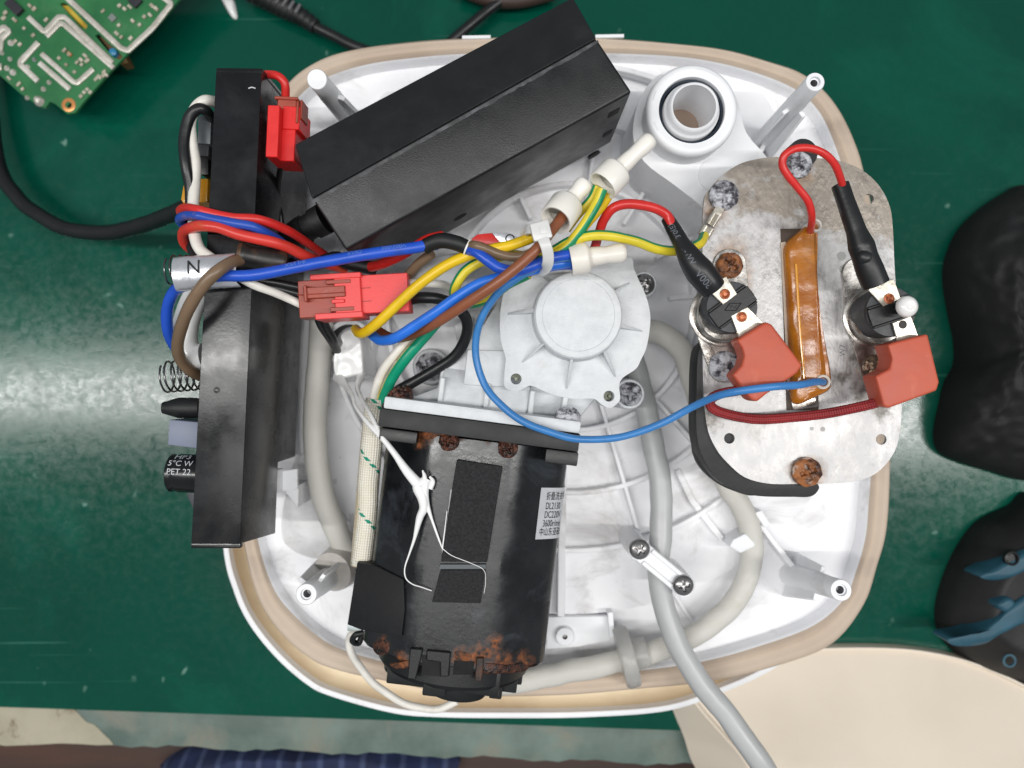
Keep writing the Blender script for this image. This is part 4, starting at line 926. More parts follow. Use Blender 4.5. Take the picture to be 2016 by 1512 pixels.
# ---------------------------------------------------------------- power box
pw = thing('power_box', 'large black textured plastic power supply box lying across the top of the base', 'power supply', P(900, 300, 82))
Aq, Bq, Sl, Sr, Dq, Cq = P(580, 284, 134), P(1128, -6, 134), P(614, 391, 141.5), P(1175, 76, 141.5), P(681, 493, 139.2), P(1244, 181, 139.2)
def slabq(t, zb, mat, name, parent, bevel=1.0, sh=0):
    mb = MB(); a = mb.add(t); c = mb.add([Vector((p.x, p.y, zb)) for p in t]); m = len(t)
    mb.face([a+i for i in range(m)]); mb.face([c+i for i in range(m)][::-1])
    for i in range(m): j = (i+1) % m; mb.face((c+i, c+j, a+j, a+i))
    return part(name, mb, mat, parent, bevel=bevel, bseg=3)
e_ = (Dq-Sl).normalized()*0.25
slabq([Sl-e_, Sr-e_, Bq, Aq][::-1], 82, blk_tex, 'upper_shell', pw, 0.9); lower = slabq([Dq, Cq, Sr+e_, Sl+e_][::-1], 82, blk_dusty, 'lower_shell', pw, 1.1)
mb = MB(); mb.prism([Vector((p.x, p.y, 140)) for p in (Sl-e_*3, Sl+e_*3, Sr+e_*3, Sr-e_*3)], 84, None); part('seam', mb, blk, pw)
wr = MB(); dq = (Dq-Sl).normalized(); N_ = 60; sq = []  # worn seam ridge, its highlight painted as a pale grey strip
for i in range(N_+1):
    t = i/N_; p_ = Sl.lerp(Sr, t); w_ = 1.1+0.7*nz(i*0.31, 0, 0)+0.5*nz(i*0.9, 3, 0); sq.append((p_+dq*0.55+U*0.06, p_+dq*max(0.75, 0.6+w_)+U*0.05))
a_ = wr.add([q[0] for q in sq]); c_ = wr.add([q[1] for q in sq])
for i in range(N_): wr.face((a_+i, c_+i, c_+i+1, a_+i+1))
part('worn_ridge_highlight', wr, M('scuffed_highlight_grey', lin((86, 88, 92)), 0.55, vs=260, col2=lin((38, 39, 42)), lo=0.4, hi=0.66), pw)
# vent holes in the near side
sd = (Cq-Dq).normalized(); sn = Vector((sd.y, -sd.x, 0))
for (x, y) in ((906, 427), (1170, 306)):
    h_ = ray_plane(x, y, Dq+sn*0.02, sn); mb = MB(); ring = [h_+sd*(3.1*math.cos(2*math.pi*k/24))+U*(3.1*math.sin(2*math.pi*k/24)) for k in range(24)]
    mb.lathe(h_+sn*0.05, -sn, [(0, 3.1), (0.02, 2.9), (1, 2.8)], 28); part('vent_hole', mb, notch, lower)
for (x, y, wd, hh) in ((1208, 222, 2.2, 2.6), (1196, 262, 2.0, 2.2)):
    h_ = ray_plane(x, y, Dq, sn); mb = MB(); mb.obox(h_, sd, U, sn, wd, hh, 0.25); part('slot', mb, notch, lower)
mb = MB(); mb.lathe(P(640, 430, 112), P(566, 470, 108)-P(640, 430, 112), [(0, 6.2), (5, 6.0), (5.4, 5.2), (9, 5.1), (9.3, 5.8), (14, 5.4), (18, 4.6)], 32); part('cable_gland', mb, blk_rub, pw, smooth=50)
mb = MB(); mb.prism([P(x, y, 82) for x, y in [(700, 330), (1130, 110), (1190, 260), (770, 480)]], 49.4, 81.9)
part('box_support', mb, white_pl, base)
# ---------------------------------------------------------------- heating plate
hp = thing('heating_plate', 'corroded silver heating plate with rusty screws, tilted on the right of the base', 'heating plate', P(1575, 640, 100))
ZP = 118.0
PL = [(1386, 395), (1398, 372), (1422, 345), (1458, 322), (1502, 311), (1547, 309), (1606, 311), (1651, 316), (1696, 334), (1731, 366), (1752, 407), (1758, 452), (1761, 520), (1766, 600), (1771, 700), (1775, 800), (1770, 861), (1756, 898), (1726, 931), (1684, 948), (1618, 953), (1565, 953), (1512, 952), (1467, 940), (1435, 914), (1409, 882), (1391, 834), (1384, 740), (1384, 600), (1383, 480)]
plo = cat([P(x, y, ZP) for x, y in PL], 4, True)
hl = []
for (x, y) in ((1710, 392), (1436, 863), (1735, 865)):
    c_ = P(x, y, ZP); hl.append([c_+Vector((2.05*math.cos(2*math.pi*k/24), 2.05*math.sin(2*math.pi*k/24), 0)) for k in range(24)])
mb = MB(); mb.prism(plo, ZP-1.6, ZP, holes=hl); stain(alu, ROOTLOC[hp.name], [(P(1440, 505, ZP), 6), (P(1446, 545, ZP), 6.5), (P(1588, 935, ZP), 6.6), (P(1724, 740, ZP), 6), (P(1405, 420, ZP), 5), (P(1572, 335, ZP), 6)], (120, 92, 70), (170, 138, 108), 0.1, -1.3, 110, 0.6)
stain(alu, ROOTLOC[hp.name], [(P(1690, 700, ZP), 5), (P(1700, 780, ZP), 6.5), (P(1735, 805, ZP), 5), (P(1660, 740, ZP), 4), (P(1400, 830, ZP), 5)], (104, 100, 96), (150, 146, 142), -0.3, -0.9, 300, 0.45)
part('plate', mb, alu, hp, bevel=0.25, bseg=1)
GK = [(1404, 640), (1376, 690), (1371, 780), (1372, 860), (1386, 905), (1410, 940), (1440, 962), (1490, 976), (1560, 978), (1596, 977), (1612, 962), (1616, 940), (1700, 900), (1730, 800), (1700, 500), (1640, 380), (1500, 350), (1430, 420)]
gk = cat([P(x, y, 116) for x, y in GK], 5, True); mb = MB(); mb.prism(gk, 103, 116.3); part('gasket', mb, blk_rub, hp, bevel=1.0)
mb = MB(); mb.prism(cat([P(x, y, 104) for x, y in [(1366, 866), (1372, 905), (1396, 938), (1440, 965), (1500, 972), (1560, 900), (1450, 800), (1380, 830)]], 5, True), 99, 104); part('gasket_lip', mb, blk_rub, hp, bevel=1)
mb = MB(); mb.lathe(P(1568, 312, 112), U, [(0, 5.6), (6.9, 5.6), (7, 5)], 32); part('gasket_ear', mb, blk_rub, hp)
wrust = M('warm_rust', lin((158, 98, 54)), 0.5, vs=260, col2=lin((58, 36, 28)), lo=0.38, hi=0.6, bump=0.8, bs=700, rvar=0.2, grime=lin((186, 172, 160)), gs=190, glo=0.58, ghi=0.7)
for (x, y, r, m_, sdv, cr) in ((1425, 385, 29, corr, 1, True), (1572, 325, 26, corr, 4, True), (1436, 523, 26, wrust, 7, True), (1426, 721, 30, corr, 12, False), (1588, 929, 29, wrust, 15, True), (1724, 722, 24, M('browned_steel', lin((150, 130, 110)), 0.35, metal=0.7, vs=300, col2=lin((70, 50, 38)), bump=0.6), 20, False)):
    screw(x, y, ZP+1.2, r, m_, hp, rough=0.24, seed=sdv, rot=0.7*sdv, cross=cr, h=0.42)
for (x, y, r) in ((1657, 504, 9), (1662, 530, 10), (1620, 845, 5), (1598, 844, 4)):
    mb = MB(); mb.lathe(P(x, y, ZP), U, [(-0.5, r*S(ZP)), (0.06, r*S(ZP)*0.95)], 20); part('weld_spot', mb, M('weld_grey', lin((150, 150, 148)), 0.5, metal=0.6), hp)
# stamped mark
tm = text_mesh('W7', 3.0, lambda x, y: P(1659, 690, ZP+0.05)+Vector((-y, x, 0))); part('stamp', tm, M('stamp_grey', lin((104, 104, 104)), 0.5), hp)
# amber heater strip in its slot
mb = MB(); mb.prism([P(x, y, ZP) for x, y in [(1536, 450), (1607, 450), (1612, 808), (1548, 808)]], ZP-1, ZP+0.12); part('heater_slot', mb, M('slot_dark', lin((70, 56, 46)), 0.6, vs=200), hp, bevel=0.2)
mb = MB(); mb.prism([P(x, y, ZP) for x, y in [(1536, 478), (1546, 476), (1556, 600), (1560, 760), (1550, 770)]], ZP-1, ZP+0.6); part('mica_sheet', mb, M('mica', lin((196, 178, 160)), 0.4), hp, bevel=0.2)
mb = MB(); mb.prism([P(x, y, ZP+1) for x, y in [(1553, 770), (1608, 764), (1612, 802), (1560, 808)]], ZP-1, ZP+1.5); part('spring_clip', mb, steel, hp, bevel=1.2)
KS = [(1600, 436), (1610, 444), (1611, 480), (1609, 540), (1614, 600), (1624, 660), (1634, 710), (1639, 752), (1634, 768), (1612, 780), (1566, 795), (1561, 740), (1557, 660), (1553, 580), (1549, 520), (1550, 482), (1574, 456)]
ko = cat([P(x, y, ZP+4) for x, y in KS], 5, True)
mb = MB(); m_ = len(ko); kc = [P(1590 + (1604-1590)*t, 450+(762-450)*t, ZP) for t in (0, 1)]
rg = [mb.add([Vector((p.x, p.y, ZP-0.5)) for p in ko]), mb.add([Vector((p.x, p.y, ZP+2.6)) for p in ko])]
axl = (kc[1]-kc[0])
for t, z in ((0.10, 4.0), (0.28, 4.9), (0.5, 4.6), (0.75, 5.6), (0.97, 5.9)):
    q = []
    for p in ko:
        s_ = max(0, min(1, (p-kc[0]).dot(axl)/axl.length_squared)); c_ = kc[0]+axl*s_; q.append(Vector((p.x+(c_.x-p.x)*t, p.y+(c_.y-p.y)*t, ZP+z+0.35*nz(p.x, p.y, t, 0.3))))
    rg.append(mb.add(q))
for i in range(len(rg)-1):
    for k in range(m_): k2 = (k+1) % m_; mb.face((rg[i]+k, rg[i]+k2, rg[i+1]+k2, rg[i+1]+k))
mb.face([rg[-1]+k for k in range(m_)])
mb.f = [f[::-1] for f in mb.f] if sum(ko[i].x*ko[(i+1) % m_].y-ko[(i+1) % m_].x*ko[i].y for i in range(m_)) < 0 else mb.f
ks = part('heater_strip', mb, kapton, hp, smooth=35)
mb = MB()
for i in range(34):
    t = i/33; mb.tube([P(1606+20*t**1.3, 530+205*t, ZP+3.6), P(1592+14*t, 531+203*t, ZP+4.9)], 0.28, 6)
part('winding', mb, M('amber_ridge', lin((170, 100, 30)), 0.35), ks)
mb = MB(); mb.tube(cat([P(1567, 520, ZP+5), P(1574, 640, ZP+5), P(1583, 745, ZP+5.2)], 6), 0.55, 8); part('inner_seam', mb, M('bright_amber', lin((222, 150, 24)), 0.2, coat=0.5), ks)
for (x, y, dz) in ((1593, 454, 5), (1617, 752, 6)):
    mb = MB(); dd = Vector((0.12, 0.25, 1)) if y < 500 else Vector((-0.3, 0, 1))
    mb.lathe(P(x, y, ZP+1), dd, [(0, 2.9), (dz, 2.7), (dz+0.4, 2.3), (dz, 1.8), (1, 1.7)], 28, matf=lambda i: 0); part('ceramic_tube', mb, M('ceramic_white', lin((232, 226, 218)), 0.4), ks)
# ---------------------------------------------------------------- thermostats
def thermostat(label, cupc, topc, rot, ears, t1, t2, zb=ZP, marked=True, cupr=64, bodr=51):
    g = thing('thermostat', label, 'thermostat', P(*cupc, zb), 'thermostats on the heating plate')
    k_ = S(zb+3); c = P(*cupc, zb+0.2); tcn = P(*topc, zb+18)
    mb = MB(); mb.lathe(c, U, [(0, cupr*k_), (0.9, cupr*k_), (1.1, cupr*k_*0.97), (1.2, cupr*k_*0.9), (3.5, cupr*k_*0.88), (6, cupr*k_*0.87), (6.6, cupr*k_*0.83), (5.5, cupr*k_*0.80)], 56); part('metal_cup', mb, steel, g, smooth=40)
    r_ = cupr*k_
    for e in ears:
        pe = P(*e, zb+0.3); d_ = (pe-c); d_.z = 0; L_ = d_.length; d_.normalize(); n_ = Vector((-d_.y, d_.x, 0))
        ol = [c+n_*r_*0.86+d_*r_*0.4, c-n_*r_*0.86+d_*r_*0.4]+[pe+(-n_*math.cos(R(a))+d_*math.sin(R(a)))*r_*0.52 for a in range(0, 181, 15)]
        mb = MB(); mb.prism([Vector((p.x, p.y, zb+0.9)) for p in ol], zb+0.15, zb+0.9); part('mounting_ear', mb, steel, g, bevel=0.2, bseg=1)
    ax_ = (Vector((tcn.x, tcn.y, 0))-Vector((c.x, c.y, 0))); dv = Vector((ax_.x*0.15, ax_.y*0.15, 18))
    mb = MB(); kb = S(zb+17); mb.lathe(Vector((tcn.x, tcn.y, zb+2)), U, [(0, bodr*kb*0.98), (13.2, bodr*kb), (14.2, bodr*kb), (14.7, bodr*kb*0.97), (14.75, bodr*kb*0.9)], 56)
    body = part('body', mb, M('dark_grey_phenolic', lin((56, 58, 61)), 0.5, vs=200, bump=0.1, bs=900), g, smooth=35)
    zt = zb+16.75; ct = Vector((tcn.x, tcn.y, zt)); xa = Vector((math.cos(R(rot)), math.sin(R(rot)), 0)); ya = Vector((-xa.y, xa.x, 0))
    mb = MB(); mb.obox(ct+U*0.5, xa, ya, U, bodr*kb*0.93, 3.2, 0.7)
    for sg in (-1, 1): mb.obox(ct+ya*sg*3.6+U*0.35, xa, ya, U, bodr*kb*0.88, 0.45, 0.9)
    part('bar', mb, blk, body, bevel=0.25, bseg=1)
    for sg in (-1, 1): 
        mb = MB(); mb.lathe(ct+ya*sg*6.2-xa*sg*1.0, U, [(-0.2, 1.25), (0.12, 1.15)], 18); part('ejector_mark', mb, blk, body)
    if marked:
        mb = MB(); z_ = U*1.25
        q = [(-3.3, -1.6), (1.4, -1.6), (3.3, 1.6), (-1.4, 1.6)]; 
        mp = lambda x, y: ct - ya*(x*0.55)*1.0 + xa*(y*0.9) + z_
        fl = [ct+z_+Vector((x*0.86+y*0.1, y*0.8, 0)) for x, y in q]
        for i in range(4): mb.tube([fl[i], fl[(i+1) % 4]], 0.17, 6)
        text_mesh('Vol', 2.1, lambda x, y: ct+z_*1.02+Vector((x*0.9+y*0.15, y*0.9, 0)), mb=mb); part('emblem', mb, notch, body)
    for i, (quad, rv, hole) in enumerate((t1, t2)):
        mb = MB(); mb.prism([P(x, y, zt+1.3) for x, y in quad], zt+0.55, zt+1.3); te = part('terminal', mb, tin, g, bevel=0.2, bseg=1)
        if hole: mb = MB(); mb.lathe(P(*rv, zt+1.2), U, [(-0.2, 1.6), (0.12, 1.55), (0.14, 1.2), (0.13, 0.2)], 20, matf=lambda i: 0); part('rivet_hole', mb, M('steel_hole', lin((50, 46, 44)), 0.6), te)
        else: mb = MB(); mb.lathe(P(*rv, zt+1.2), U, [(0, 1.95), (0.5, 1.85), (0.7, 1.4), (0.45, 1.2), (0.3, 0.9), (0.6, 0.7), (0.65, 0.2)], 28); part('rivet', mb, copper, te)
    return g
thermostat('round thermostat with a stamped emblem between its two rivets, left of the amber strip', (1420, 620), (1443, 604), 36, ((1436, 523), (1426, 721)),
    ([(1389, 566), (1430, 544), (1452, 579), (1424, 600), (1416, 592)], (1427, 579), False), ([(1439, 622), (1472, 604), (1506, 638), (1500, 650), (1456, 668), (1448, 645)], (1460, 624), False))
t2g = thermostat('round thermostat with a white reset button, right of the amber strip', (1722, 624), (1757, 613), 18, ((1690, 540), (1724, 722)),
    ([(1709, 569), (1760, 548), (1774, 588), (1739, 604)], (1750, 588), False), ([(1757, 636), (1794, 622), (1806, 655), (1812, 672), (1770, 684), (1766, 668)], (1777, 639), True), marked=False, cupr=64, bodr=50)
mb = MB(); mb.lathe(P(1762, 610, 132), P(1779, 605, 143)-P(1762, 610, 132), [(0, 1.9), (8, 1.9)], 24); part('button_stem', mb, blk, t2g)
mb = MB(); bd = Vector((0.05, 0.02, 1)); mb.lathe(P(1779, 605, 141), bd, [(0, 1.5), (0.4, 3.2), (1.8, 3.95), (3.4, 3.4), (4.3, 2.2), (4.5, 1.4), (4.2, 1.0), (4.3, 0.5)], 36); part('reset_button', mb, M('pearly_ceramic', lin((240, 238, 236)), 0.15, coat=0.6), t2g, smooth=70)
# boots
def boot_obj(poly, z0, z1, label, mouth, mdir):
    g = thing('terminal_boot', label, 'terminal boot', P(*poly[0], z0), 'silicone boots on the heating plate')
    ol = [P(x, y, z1) for x, y in poly]; mb = MB(); mb.prism(ol, z0, z1); part('cover', mb, boot, g, bevel=1.5, bseg=3)
    a_, b_ = mouth; pa, pb = P(*a_, (z0+z1)/2), P(*b_, (z0+z1)/2); d_ = (pb-pa); L_ = d_.length; n_ = Vector((d_.y, -d_.x, 0)).normalized()
    if n_.dot(Vector((mdir[0], -mdir[1], 0))) < 0: n_ = -n_
    mb = MB(); mb.obox((pa+pb)/2+n_*0.25, d_, n_, U, L_/2-1.2, 0.3, (z1-z0)/2-1.4); part('mouth', mb, M('dark_red_inside', lin((96, 38, 28)), 0.7), g, bevel=0.2)
    return g
boot_obj([(1451, 669), (1508, 633), (1520, 638), (1581, 719), (1570, 735), (1508, 777), (1492, 791), (1479, 787), (1442, 738), (1460, 720), (1466, 700), (1461, 685)], 131, 141, 'brick red silicone boot between the left thermostat and the amber strip', ((1444, 741), (1478, 786)), (-1, 0.6))
boot_obj([(1748, 678), (1768, 672), (1827, 657), (1850, 752), (1845, 769), (1750, 804), (1740, 800), (1724, 740), (1752, 726), (1757, 706)], 131, 142, 'brick red silicone boot at the right edge of the heating plate', ((1725, 743), (1740, 798)), (-1, 0.2))
# heat shrink sleeves
def shrink(wp, rs, label, flat, txt=None, rot=0):
    pts = path([(x, y, z) for x, y, z in wp], 8); n_ = len(pts); rr = []
    for i in range(n_):
        t = i/(n_-1)*(len(rs)-1); k_ = int(min(t, len(rs)-2)); rr.append((rs[k_]+(rs[k_+1]-rs[k_])*(t-k_))*S(wp[0][2]))
    mb = MB(); mb.tube(pts, rr, 28, flat=None)
    g = thing('heat_shrink', label, 'heat shrink', wp[0] and P(*wp[0][:2], wp[0][2]-4), 'black heat shrink sleeves')
    o_ = part('sleeve', mb, blk_shrink, g, smooth=60); return g, pts, rr
hs1, hp1, hr1 = shrink([(1314, 430, 134), (1330, 458, 136), (1348, 490, 138), (1368, 522, 139), (1392, 552, 138), (1404, 568, 137)], [13, 15, 16, 23, 28, 27, 25], 'black heat shrink sleeve with printing, leading to the left thermostat', None)
tm = MB()
def hsmap(t0, side_=0.0, hp1=None, hr1=None):
    hp1 = hp1 or globals()['hp1']; hr1 = hr1 or globals()['hr1']
    L = [0]
    for i in range(1, len(hp1)): L.append(L[-1]+(hp1[i]-hp1[i-1]).length)
    tot = L[-1]
    def f(x, y):
        s_ = t0*tot - x; s_ = max(0.01, min(tot-0.01, s_)); i = next(j for j in range(1, len(L)) if L[j] >= s_); fr = (s_-L[i-1])/(L[i]-L[i-1])
        c_ = hp1[i-1].lerp(hp1[i], fr); r_ = hr1[i-1]+(hr1[i]-hr1[i-1])*fr+0.22; tg = (hp1[i]-hp1[i-1]).normalized(); sv = Vector((tg.y, -tg.x, 0)).normalized()
        th = (-y)/r_ + side_; return c_ + (sv*math.sin(th) + U*math.cos(th))*r_
    return f
text_mesh('600V', 3.6, hsmap(0.84, 0.42), mb=tm); text_mesh('VW-1', 2.9, hsmap(0.52, 0.3), mb=tm); text_mesh('3.0(E)', 2.7, hsmap(0.19, 0.3), mb=tm)
part('lettering', tm, greyink, hs1)
hs2, _, _ = shrink([(1654, 364, 136), (1668, 405, 137), (1684, 450, 138), (1697, 488, 138), (1708, 520, 138), (1724, 560, 137)], [17, 17, 18, 19, 25, 24, 26, 26], 'plain black heat shrink sleeve leading to the right thermostat', None)
mb = MB(); mb.lathe(P(1703, 505, 140.5), Vector((0.1, 0.2, 1)), [(0, 3.2), (1.6, 2.6), (2.2, 1.4), (2.35, 0.4)], 20); part('bulge', mb, blk_shrink, hs2, smooth=70)
# ring terminal with its crimp
g = thing('ring_terminal', 'small tinned crimp terminal under the corroded screw on the heating plate', 'terminal', P(1405, 430, ZP))
p0, p1 = P(1419, 408, ZP+2.6), P(1384, 466, ZP+3.4); d_ = (p1-p0).normalized(); s_ = Vector((-d_.y, d_.x, 0)); L_ = (p1-p0).length
mb = MB(); mb.obox(p0+d_*L_*0.16-U*0.6, d_, s_, U, L_*0.2, 1.7, 0.35); part('tongue', mb, tin, g, bevel=0.15)
for o2_ in (-1.0, 1.0):
    mb = MB(); mb.tube([p0+d_*L_*0.25+s_*o2_, p0+d_*L_*0.62+s_*o2_], 1.05, 12); mb.tube([p0+d_*L_*0.70+s_*o2_*1.25, p0+d_*L_*0.97+s_*o2_*1.25], 1.35, 12); part('crimp_wing', mb, tin, g)
# ---------------------------------------------------------------- wires
GW = 'loose wires over the base'
def striped(seg, start, width): return lambda k, i: 1 if (k-start) % seg < width else 0
wire('wire', [(560, 143, 0), ] if False else [(500, 150, 118), (522, 148, 122), (545, 150, 124), (560, 162, 124), (563, 184, 122), (560, 200, 120)], 8, red_w, 'short red wire arching from the controller top into the bright red connector', GW)
wire('wire', [(556, 318, 118), (550, 350, 108), (546, 390, 100), (552, 430, 98), (560, 500, 96)], 6, blk_w, 'thin black wire dropping from the bright red connector beside the controller', GW)
wire('wire', [(424, 200, 120), (404, 198, 124), (386, 212, 124), (374, 240, 124), (376, 275, 124), (384, 320, 124), (382, 360, 124), (379, 410, 126), (382, 450, 130), (392, 490, 134), (420, 512, 136)], 11, wht_w, 'white wire bowing down the left side of the controller case', GW)
wire('wire', [(416, 232, 118), (404, 218, 124), (388, 216, 126), (370, 236, 126), (362, 280, 126), (366, 330, 126), (374, 380, 124), (374, 440, 122), (376, 480, 122), (392, 520, 126)], 11, blk_w, 'black wire bowing down the left side of the controller case beside the white one', GW)
wire('wire', [(392, 430, 118), (366, 424, 120), (355, 416, 124), (362, 411, 130), (385, 412, 136), (410, 417, 137.5), (459, 428, 137.5), (512, 433, 136), (565, 453, 128), (600, 474, 118), (636, 500, 108), (660, 520, 100)], 9, red_w, 'slim red wire crossing over the controller case, topmost of three', GW)
wire('wire', [(390, 452, 120), (366, 446, 122), (353, 434, 126), (360, 427, 132), (385, 424, 137), (406, 426, 138), (459, 438, 139.5), (498, 446, 139), (530, 462, 134), (557, 480, 126), (600, 520, 112)], 9, blue_st, 'blue wire with brown stains crossing over the controller case', GW)
wire('wire', [(392, 500, 118), (366, 480, 122), (362, 458, 128), (380, 447, 135), (400, 443, 138), (432, 446, 139), (472, 461, 139), (525, 474, 138), (565, 487, 134), (600, 504, 128), (630, 516, 120), (680, 530, 112)], 11, red_st, 'thick red wire with a brown scorch crossing over the controller case', GW)
bw = wire('wire', [(418, 545, 141), (440, 544, 142), (500, 541, 142), (560, 531, 142), (640, 516, 141), (700, 505, 140), (770, 494, 140), (838, 484, 139), (860, 482, 138)], 11.5, blue_w, 'long thick blue wire running from the silver marker to the black sleeve', GW)
bp_, br_ = LAST[0]; bp_, br_ = bp_[::-1], br_[::-1]; tm = MB()
for t_, s_ in ((0.62, 'XIN JHI'), (0.36, 'KNO'), (0.19, '300/500V')): text_mesh(s_, 2.3, hsmap(t_, 0.5, bp_, br_), mb=tm)
o_ = finish('lettering', tm, M('faded_blue_ink', lin((96, 134, 214)), 0.5), bw)
wire('wire', [(372, 560, 132), (345, 572, 128), (330, 605, 124), (330, 645, 120), (345, 680, 114), (370, 700, 110), (396, 706, 106)], 11, blue_w, 'blue wire looping left from under the silver marker into the controller', GW)
wire('wire', [(475, 510, 138), (455, 517, 143), (430, 533, 147), (405, 556, 147), (380, 592, 144), (360, 635, 138), (350, 680, 128), (358, 712, 120), (376, 732, 114), (396, 742, 108)], 12, gbrn, 'thick grey brown wire curving from the dark sleeve down into the controller', GW)
wire('wire', [(470, 545, 136), (500, 560, 134), (540, 575, 130), (570, 588, 126), (600, 602, 124)], 8.5, wht_w, 'short white wire entering the brown plug of the coral connector', GW)
for k_, (y0, y1) in enumerate(((556, 568), (566, 580))):
    wire('wire', [(500, y0-6, 130), (540, y0, 128), (580, y1-4, 125), (610, y1, 124)], 8, blk_w, ('upper' if k_ == 0 else 'lower')+' of two short black wires entering the brown plug of the coral connector', GW)
for k_, dx in enumerate((0, 11)):
    wire('wire', [(622+dx, 616, 118), (632+dx, 640, 112), (648+dx*0.8, 664, 104), (662+dx*0.3, 690, 92)], 7, blk_w, ('left' if k_ == 0 else 'right')+' of two black leads going from the coral connector into the white glue blob', GW)
wire('wire', [(560, 520, 112), (620, 520, 118), (660, 508, 120), (690, 520, 118), (740, 530, 114)], 13, blk_rub, 'black taped lead hidden under the long blue wire near the power box corner', GW)
wire('wire', [(700, 528, 112), (740, 524, 118), (780, 508, 124), (820, 484, 128), (842, 472, 130), (870, 466, 128)], 10, red_w, 'red wire partly hidden behind the long blue wire', GW)
wire('wire', [(790, 560, 118), (806, 540, 122), (826, 518, 126), (850, 500, 130)], 10, gbrn, 'short grey brown wire under the black sleeve', GW)
wire('wire', [(800, 556, 122), (830, 556, 122), (868, 560, 120), (888, 572, 112), (892, 600, 100)], 8, wht_w, 'thin white wire leaving the right end of the coral connector', GW)
wire('wire', [(800, 592, 120), (830, 586, 122), (866, 588, 122), (898, 604, 118), (918, 630, 114), (918, 662, 110), (898, 698, 106), (860, 726, 103), (815, 752, 101), (780, 772, 100), (757, 796, 99), (748, 812, 98)], 11, blk_w, 'glossy black wire looping from the coral connector into the braided sleeve', GW)
wire('wire', [(880, 598, 112), (868, 624, 112), (838, 660, 110), (800, 704, 108), (772, 744, 104), (756, 780, 100), (748, 812, 98)], 11, [yel2, grn2], 'teal green earth wire with a yellow stripe entering the braided sleeve', GW, matf=striped(14, 6, 10))
wire('wire', [(850, 622, 106), (824, 646, 106), (784, 690, 106), (754, 730, 103), (739, 770, 100), (734, 808, 98)], 9, wht_w, 'white wire entering the braided sleeve beside the teal green one', GW)
wire('wire', [(700, 648, 110), (706, 656, 118), (718, 654, 124), (745, 634, 130), (790, 592, 134), (835, 552, 137), (880, 522, 138), (925, 502, 138), (962, 492, 139), (1000, 484, 140), (1040, 470, 140), (1066, 458, 140)], 10.5, [yel, grn], 'long yellow wire rising from the glue blob to the cable tie', GW, matf=striped(14, 7, 3))
wire('wire', [(724, 650, 112), (736, 662, 118), (752, 670, 124), (780, 664, 130), (825, 636, 134), (870, 606, 137), (905, 582, 139), (945, 558, 140), (990, 545, 140), (1040, 534, 139), (1090, 522, 138), (1122, 517, 137)], 10.5, blue_b, 'bright blue wire running up beside the brown one to the cable tie', GW)
wire('wire', [(740, 648, 108), (770, 664, 112), (800, 662, 120), (840, 645, 130), (880, 622, 138), (930, 590, 144), (980, 556, 148), (1030, 515, 149), (1060, 486, 149), (1085, 455, 147), (1110, 425, 144)], 10.5, brn, 'red brown wire lying on top of the bundle into the upper crimp cap', GW)
wire('wire', [(1010, 500, 130), (985, 505, 134), (945, 516, 134), (915, 535, 134), (898, 560, 133), (894, 580, 128), (905, 596, 122), (935, 597, 122), (965, 586, 126), (1000, 560, 130), (1040, 540, 134)], 10, [yel2, grn], 'green and yellow earth wire doubled back in a loop beside the gear cover', GW, matf=striped(14, 1, 5))
wire('wire', [(1186, 372, 143), (1176, 398, 142), (1158, 430, 142), (1136, 462, 141), (1112, 488, 140), (1080, 504, 138), (1045, 505, 136), (1010, 500, 130)], 10, [yel2, grn], 'green and yellow earth wire hanging straight from the top crimp cap', GW, matf=striped(14, 9, 5))
wire('wire', [(1200, 382, 139), (1184, 408, 137), (1160, 436, 136), (1130, 470, 135), (1100, 492, 133)], 9, yel, 'yellow wire half hidden behind the earth wire at the top crimp cap', GW)
wire('wire', [(1176, 366, 140), (1164, 392, 138), (1140, 420, 136), (1116, 452, 134)], 9, [yel2, grn], 'short earth wire behind the others at the top crimp cap', GW, matf=striped(14, 1, 6))
wire('wire', [(1386, 464, 121.8), (1378, 478, 126), (1358, 488, 128), (1330, 493, 130), (1290, 488, 133), (1250, 475, 136), (1205, 464, 139), (1165, 463, 140), (1125, 474, 140), (1090, 494, 138), (1050, 512, 136)], 10, [yel2, grn], 'green and yellow earth wire running from the ring terminal to the cable tie', GW, matf=striped(14, 1, 5))
wire('wire', [(1160, 510, 120), (1170, 490, 124), (1180, 460, 130), (1190, 432, 134), (1208, 409, 137), (1240, 401, 138), (1280, 407, 138), (1310, 424, 136), (1322, 444, 136)], 9.5, red_w, 'red wire bending into the printed heat shrink sleeve', GW)
wire('wire', [(922, 492, 139), (936, 495, 142), (956, 510, 143), (985, 528, 143), (1020, 532, 143), (1060, 520, 143), (1090, 508, 142), (1130, 500, 140)], 11, blue_w, 'deep blue wire from the black sleeve to the stained crimp cap', GW)
wire('wire', [(925, 482, 140), (942, 484, 143), (975, 498, 141), (1010, 505, 140), (1045, 498, 141), (1075, 470, 143), (1092, 446, 143), (1108, 422, 142)], 9.5, gbrn, 'grey brown wire from the black sleeve to the upper crimp cap', GW)
wire('wire', [(1010, 545, 132), (1050, 534, 134), (1100, 524, 136), (1135, 522, 136)], 9, blue_w, 'blue wire lowest in the mouth of the stained crimp cap', GW)
